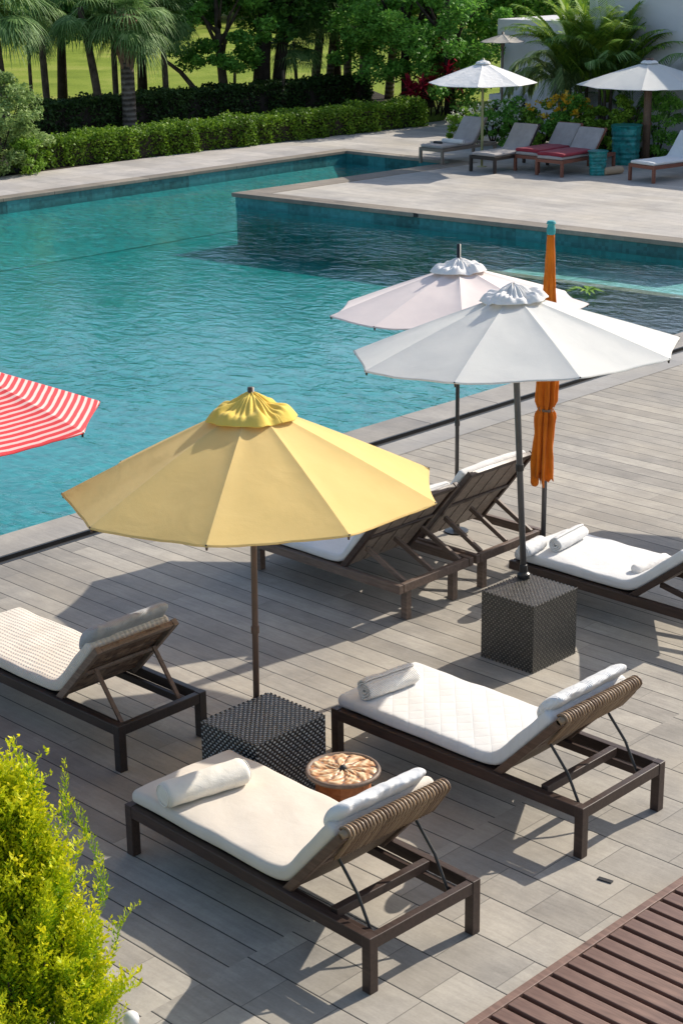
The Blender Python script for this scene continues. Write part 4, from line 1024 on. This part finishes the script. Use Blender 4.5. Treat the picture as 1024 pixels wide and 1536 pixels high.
palm_at('straight grey fan palm in the middle of the right palm group', 521, 154, 521, 8, .12, seed=2, scale=.8)
palm_at('broad rough fan palm right of the straight grey one', 546, 151, 552, -8, .17, seed=4, scale=.95, droop=1.2, nf=40)
palm_at('rightmost fan palm with drooping pale fronds, left of the red cordylines', 583, 148, 600, 0, .13, seed=4, scale=.95, droop=1.3, nf=40)
palm_at('small fan palm drooping between the thin bare poles', 447, 166, 440, 62, .05, seed=3, scale=.65)
# leafy trees over the hedges
def tree_at(label, u, v, vtop, rad, leanu, tr, m, **k):
    x, y = pv(u, v); cz = zat(x, y, vtop); return tree('leafy_tree', label, x, y, 0, rad, cz, tr, m, lean=leanpx(x, y, cz, leanu), **k)
tree_at('leafy deep green tree with pale straight trunk right of the curved trunk', 340, 178, 25, (1.75, 1.75, 1.9), 325, .14, 'l_mid', n=15000, leaf=.13, bark='bark', nc=70, cs=.2)
tree_at('dense dark tree with thick dark trunk in the middle of the row', 391, 172, -60, (2.3, 2.3, 2.2), 400, .24, 'l_dark', n=15000, leaf=.15, nc=60, cs=.22)
tree_at('dark tree with broad forked trunk, right of the thick dark trunk', 414, 170, -75, (1.9, 1.9, 1.9), 440, .18, 'l_dark', n=9000, leaf=.15)
tree_at('tall dark tree behind the thick palm', 215, 165, -60, (2.8, 2.8, 2.0), 210, .14, 'l_dark', n=13000, leaf=.17)
tree_at('tall dark tree behind the slim palms on the left', 95, 168, -70, (3.0, 3.0, 2.1), 90, .14, 'l_dark', n=13000, leaf=.17)
tree_at('dark leafy tree behind the right palm group', 505, 148, -60, (2.6, 2.6, 2.4), 500, .15, 'l_mid', n=12000, leaf=.16)
tree_at('bright leafy tree filling the gap right of the palms', 610, 168, 20, (2.2, 2.2, 2.3), 605, .14, 'l_mid', n=14000, leaf=.13)
tree_at('dark leafy tree left of the white pavilion', 675, 178, 30, (1.9, 1.9, 2.4), 672, .14, 'l_mid', n=14000, leaf=.12)
tree_at('tall dark tree behind the red cordylines', 640, 160, -30, (2.8, 2.8, 2.6), 650, .18, 'l_mid', n=14000, leaf=.16)
tree_at('tall tree standing behind the white pavilion', 760, 150, -50, (3.2, 3.2, 2.6), 765, .2, 'l_mid', n=13000, leaf=.18)
tree_at('tall dark tree behind the feather palms', 850, 150, -55, (3.2, 3.2, 2.6), 850, .2, 'l_dark', n=12000, leaf=.18)
# bare curved trunk and thin poles
x, y = pv(316, 181)
t = empty('curved_tree', (x, y, 0), 0, 'bare curved trunk bending up to the left between the palms', 'tree')
f = lambda u, v: (lambda k: (k*.716, k*.699, zat(x+k*.716, y+k*.699, v)))(min(np.linspace(-3, 3, 200), key=lambda k: abs(pix((x+k*.716, y+k*.699, 1.5))[0]-u)))
b = MB(); b.tube([(0, 0, 0), f(302, 155), f(288, 130), f(270, 108), f(250, 92), f(238, 60)], [.09, .085, .075, .065, .05, .03], 9); b.build('trunk', 'bark', t, smooth=True)
b = MB(); b.tube([f(291, 134), f(305, 138), f(320, 146)], [.045, .035, .02], 8); b.build('branch', 'bark', t, smooth=True)
P = clumped(1500, (.9, .9, .5), 16, .4)+np.array(f(238, 40)); quadmesh('crown', leaves(P, .13), 'l_mid', t)
for u, lb in ((352, 'thin bare pole right of the pale straight trunk'), (361, 'short thin stump pole left of the thick dark trunk'), (424, 'thin bare stem right of the forked dark trunk')):
    x, y = pv(u, 176); b = MB(); hh = zat(x, y, 105 if u != 361 else 132); b.tube([(0, 0, 0), (.03, 0, hh*.5), (.05, .02, hh)], [.055, .05, .04], 8); o = b.build('bare_stem', 'bark', smooth=True); o.location = (x, y, 0); tag(o, lb, 'tree trunk')
# bush left edge
q = at(22, 262)
bush('leafy_bush', 'large grey green bush at the left edge beside the far path', q[0]-.5, q[1]-.2, (1.25, 1.25, 1.15), 'l_grey', n=26000, leaf=.08, nc=170, cs=.19, shell=.45)
q = at(62, 262); bush('leafy_bush', 'small light green bush at the foot of the large grey green bush', q[0]-.3, q[1]-.1, (.55, .45, .42), 'l_lime', n=2500, leaf=.075)
# red cordylines
for i, (u, v, h, lb) in enumerate(((632, 178, .95, 'low red cordyline behind the end of the bright hedge'), (652, 176, 1.5, 'taller red cordyline beside the dark trees'))):
    x, y = pv(u, v); x += .25; y += .1; t = empty('cordyline', (x, y, 0), 0, lb, 'plant', 'red cordylines'); V = []; b = MB()
    for s in range(11 if i == 0 else 6):
        ox_, oy_ = rng.uniform(-.9, .9, 2)*(1 if i == 0 else .5); hh = 1.3*h*rng.uniform(.6, 1.1)
        b.tube([(ox_*.3, oy_*.3, 0), (ox_, oy_, hh)], .02, 6)
        for k in range(34):
            a = rng.uniform(0, 6.28); el = rng.uniform(-.3, 1.3); d = np.array([math.cos(a)*math.cos(el), math.sin(a)*math.cos(el), math.sin(el)]); sdv = np.array([-math.sin(a), math.cos(a), 0])*.035; c = np.array([ox_, oy_, hh-rng.uniform(0, .25)])
            V.append([c, c+d*.2+sdv, c+d*.42+[0, 0, -.08], c+d*.2-sdv])
    b.build('stem', 'barkdark', t); quadmesh('foliage', V, 'l_red', t)
# grass strip by the path end
n = 9000; q = np.stack([rng.uniform(-33.6, -30.4, n), rng.uniform(37.1, 39.0, n), np.zeros(n)], 1); q = q[(q[:, 1] > 38.55) | (q[:, 0] < -32.7)]
d = np.stack([rng.normal(size=len(q))*.03, rng.normal(size=len(q))*.03, rng.uniform(.06, .14, len(q))], 1); s_ = np.stack([np.full(len(q), .008), np.full(len(q), .008), np.zeros(len(q))], 1)
o = quadmesh('grass', np.stack([q-s_, q+s_, q+d+s_*.2, q+d-s_*.2], 1), 'l_grass'); o['kind'] = 'stuff'
# feather palms
def feather_crown(nf, L, seed, up=(35, 85), droop=1.0):
    rg = np.random.default_rng(seed); V = []
    for k in range(nf):
        az = rg.uniform(0, 2*math.pi); el = R(rg.uniform(*up)); d = np.array([math.cos(az)*math.cos(el), math.sin(az)*math.cos(el), math.sin(el)]); s = np.array([-math.sin(az), math.cos(az), 0])
        p = np.array([math.cos(az)*.08, math.sin(az)*.08, 0]); ll = L*rg.uniform(.75, 1.1); n = 46; v = d.copy(); prev = p.copy()
        for j in range(n):
            v = v+np.array([0, 0, -1])*.0016*droop*j*.9+np.array([math.cos(az), math.sin(az), 0])*.004; v /= np.linalg.norm(v); p = p+v*ll/n; w_ = .012*(1-j/n)+.003
            V.append([prev-s*w_, prev+s*w_, p+s*w_*.95, p-s*w_*.95]); prev = p.copy()
            if j > 8:
                fl = (.48*math.sin(math.pi*min(1, (j-5)/(n-4)))**.6+.06)*L/2.2
                for sg in (-1, 1):
                    dd = s*sg*.8+v*.65+np.array([0, 0, .10]); dd /= np.linalg.norm(dd); sd = np.cross(dd, [0, 0, 1.]); sd /= np.linalg.norm(sd)+1e-6; sd = sd*.02
                    m1 = p+dd*fl*.5; e = m1+(dd+np.array([0, 0, -.75*droop*rg.uniform(.5, 1.3)]))*fl*.5
                    V.append([p-sd*.5, p+sd*.5, m1+sd, m1-sd]); V.append([m1-sd, m1+sd, e+sd*.15, e-sd*.15])
    return np.array(V)
def feather_palm(label, u, v, L, nf, m, seed, h=.4, up=(35, 85), droop=1.0, clump=1, dx=0, dy=0):
    x, y = pv(u, v); t = empty('feather_palm', (x+dx, y+dy, 0), 0, label, 'palm tree', 'feather palms by the white walls'); b = MB()
    for k in range(5): a = k*1.3; b.tube([(math.cos(a)*.1, math.sin(a)*.1, 0), (math.cos(a)*.16, math.sin(a)*.16, h+.3)], [.05, .035], 8)
    b.build('trunk', 'bark', t, smooth=True); V = feather_crown(nf, L, seed, up, droop); V = V+np.array([0, 0, h]); quadmesh('crown', V, m, t)
feather_palm('grey green feather palm arching left over the shrubs', 852, 218, 1.75, 26, 'l_arecag', 1, 1.25, (38, 80), 1.7, dx=-.6, dy=.6)
feather_palm('tall yellow green feather palm in the middle of the group', 872, 224, 2.7, 46, 'l_areca', 2, 1.3, (58, 88), .8, dx=-.5, dy=.6)
feather_palm('bright green feather palm behind the teal planters', 912, 228, 2.6, 38, 'l_areca', 3, 1.1, (56, 86), .8, dx=-.5, dy=.5)
feather_palm('dark green feather palm reaching across the white house wall', 935, 228, 2.9, 16, 'l_palm', 5, .7, (35, 75), 1.1, dx=-.2, dy=.6)
# flowering shrubs
for i, (u, v, rad, m, fl, lb) in enumerate((
        (700, 212, (.55, .45, .42), 'l_lime', ('l_white', 25, .05), 'leftmost low shrub with white blossoms behind the grey loungers'),
        (738, 218, (.6, .5, .55), 'l_mid', ('l_white', 60, .06), 'white flowering shrub behind the dark lounger'),
        (775, 222, (.6, .5, .58), 'l_mid', ('l_white', 60, .06), 'white flowering shrub between the dark lounger and the red pair'),
        (812, 226, (.6, .5, .62), 'l_lime', ('l_yellow', 18, .09), 'lime green shrub behind the red loungers'),
        (850, 229, (.6, .5, .72), 'l_mid', ('l_yellow', 50, .11), 'shrub with orange yellow blossoms behind the red loungers'),
        (888, 232, (.55, .5, .62), 'l_lime', None, 'pale green shrub left of the tall teal planter'),
        (926, 236, (.6, .5, .78), 'l_lime', None, 'bushy green shrub behind the tall teal planter'),
        (985, 238, (.6, .5, .85), 'l_mid', None, 'dark green shrub right of the wooden parasol post'),
        (700, 230, (.0, .0, .0), None, None, ''))):
    if m is None: continue
    x, y = pv(u, v); bush('flowering_shrub' if fl else 'green_shrub', lb, x, y, rad, m, n=3600, leaf=.085, flowers=fl, group='shrubs along the white walls')
q = at(770, 245); bush('green_shrub', 'small low plant between the dark and red distant loungers', q[0]-.9, q[1]+1.2, (.3, .25, .2), 'l_lime', n=700, leaf=.06)
# far wood beyond the lawn: one mass
V = []
for k in range(46):
    f = k/45; x = -82+rng.uniform(-6, 6); y = 20+95*f+rng.uniform(-3, 3)
    r = rng.uniform(4, 6.5); P = clumped(2600, (r, r, r*rng.uniform(.75, 1.0)), 40, .26)+np.array([x, y, r*.9+rng.uniform(-1, 1.0)]); V.append(leaves(P, .55))
for k in range(26):
    f = k/25; x = -56+50*f+rng.uniform(-2, 2); y = 86-14*f+rng.uniform(-3, 3)
    r = rng.uniform(4.2, 5.8); P = clumped(2600, (r, r, r), 40, .26)+np.array([x, y, r*.8]); V.append(leaves(P, .40))
o = quadmesh('woods', np.concatenate(V), 'l_dark'); o['kind'] = 'stuff'

# golden conifer in the foreground
def plume(L, rg, w=.30):
    """one upright spray: list of small scale leaves with a tip factor"""
    V = []; T = []
    bend = rg.normal(size=2)*.18
    n = int(L/.008)
    for i in range(n):
        q = i/n; c = np.array([bend[0]*q*q*L, bend[1]*q*q*L, q*L]); a = i*2.4+rg.uniform(-.3, .3)
        tl_ = L*w*(1-q)**.75*(.35+.65*min(1, q*5))*rg.uniform(.7, 1.15)+.012
        d = np.array([math.cos(a)*.62, math.sin(a)*.62, .78]); m = max(2, int(tl_/.0095))
        for k in range(m):
            f = (k+1)/m; p = c+d*tl_*f+np.array([0, 0, tl_*.25*f*f]); s = rvec1(rg)*.0072; dd = (d*1.2+rvec1(rg)*.6); dd = dd/np.linalg.norm(dd)*.017
            V.append([p-s, p+s, p+dd+s*.3, p+dd-s*.3]); T.append(.02+.38*f+.55*q)
    return V, T
def rvec1(rg): v = rg.normal(size=3); return v/np.linalg.norm(v)
rg = np.random.default_rng(21); protos = []
for k in range(9):
    V, T = plume(rg.uniform(.26, .42), rg, rg.uniform(.15, .22)); protos.append((np.array(V), np.array(T)))
cq = at(35, 1640); conx, cony = cq[0], cq[1]
t = empty('golden_conifer', (conx, cony, 0), 0, 'yellow green golden conifer bush filling the bottom left corner', 'conifer')
Hc = zat(conx, cony, 1165)-.03
VV, TT = [], []
for k in range(950):
    zq = rg.uniform(.03, 1)**.9; a = rg.uniform(0, 2*math.pi); rad = .42*(1-zq)**.58*math.sqrt(rg.uniform(.25, 1)); z = zq*(Hc-.28)
    V, T = protos[k % 9]; s = rg.uniform(.75, 1.2); out = np.array([math.cos(a), math.sin(a), 0])
    tilt = .12+.35*rad/.47*(1-zq); ax = out*tilt+np.array([0, 0, 1])+rvec1(rg)*.12; ax /= np.linalg.norm(ax)
    x1 = np.cross(ax, [math.cos(a*3), math.sin(a*3), .1]); x1 /= np.linalg.norm(x1); y1 = np.cross(ax, x1); Mx = np.stack([x1, y1, ax])
    VV.append((V*s)@Mx+np.array([math.cos(a)*rad, math.sin(a)*rad, z])); TT.append(T*rg.uniform(.75, 1.15)+rg.uniform(-.1, .1))
for (u, v, s) in ((50, 1105, 1.0), (122, 1185, .75), (6, 1135, .8), (150, 1270, .8), (140, 1225, .7), (165, 1345, .75), (90, 1150, .8), (30, 1150, .8)):
    V, T = protos[int(u) % 9]; best = None
    for k in np.linspace(-.9, .9, 90):
        X_ = conx+k*.716; Y_ = cony+k*.699; z = zat(X_, Y_, v)
        if best is None or abs(pix((X_, Y_, z))[0]-u) < best[0]: best = (abs(pix((X_, Y_, z))[0]-u), k, z)
    _, k, z = best; top = V[..., 2].max()*s*1.0
    VV.append(V*s*np.array([.8, .8, 1.0])+np.array([k*.716, k*.699, z-top])); TT.append(T*.8)
quadmesh('foliage', np.concatenate(VV), 'l_gold', t, attr=('tip', np.clip(np.concatenate(TT), 0, 1)))
b = MB()
for k in range(40):
    a = k*2.4; r0 = .32*math.sqrt((k+.5)/40); b.tube([(0, 0, 0), (math.cos(a)*r0*.6, math.sin(a)*r0*.6, Hc*.35), (math.cos(a)*r0, math.sin(a)*r0, Hc*(.85-r0*1.1))], [.018, .012, .004], 6)
b.build('stem', 'barkdark', t)
print('conifer', Hc, conx, cony, 'faces', sum(len(v) for v in VV))
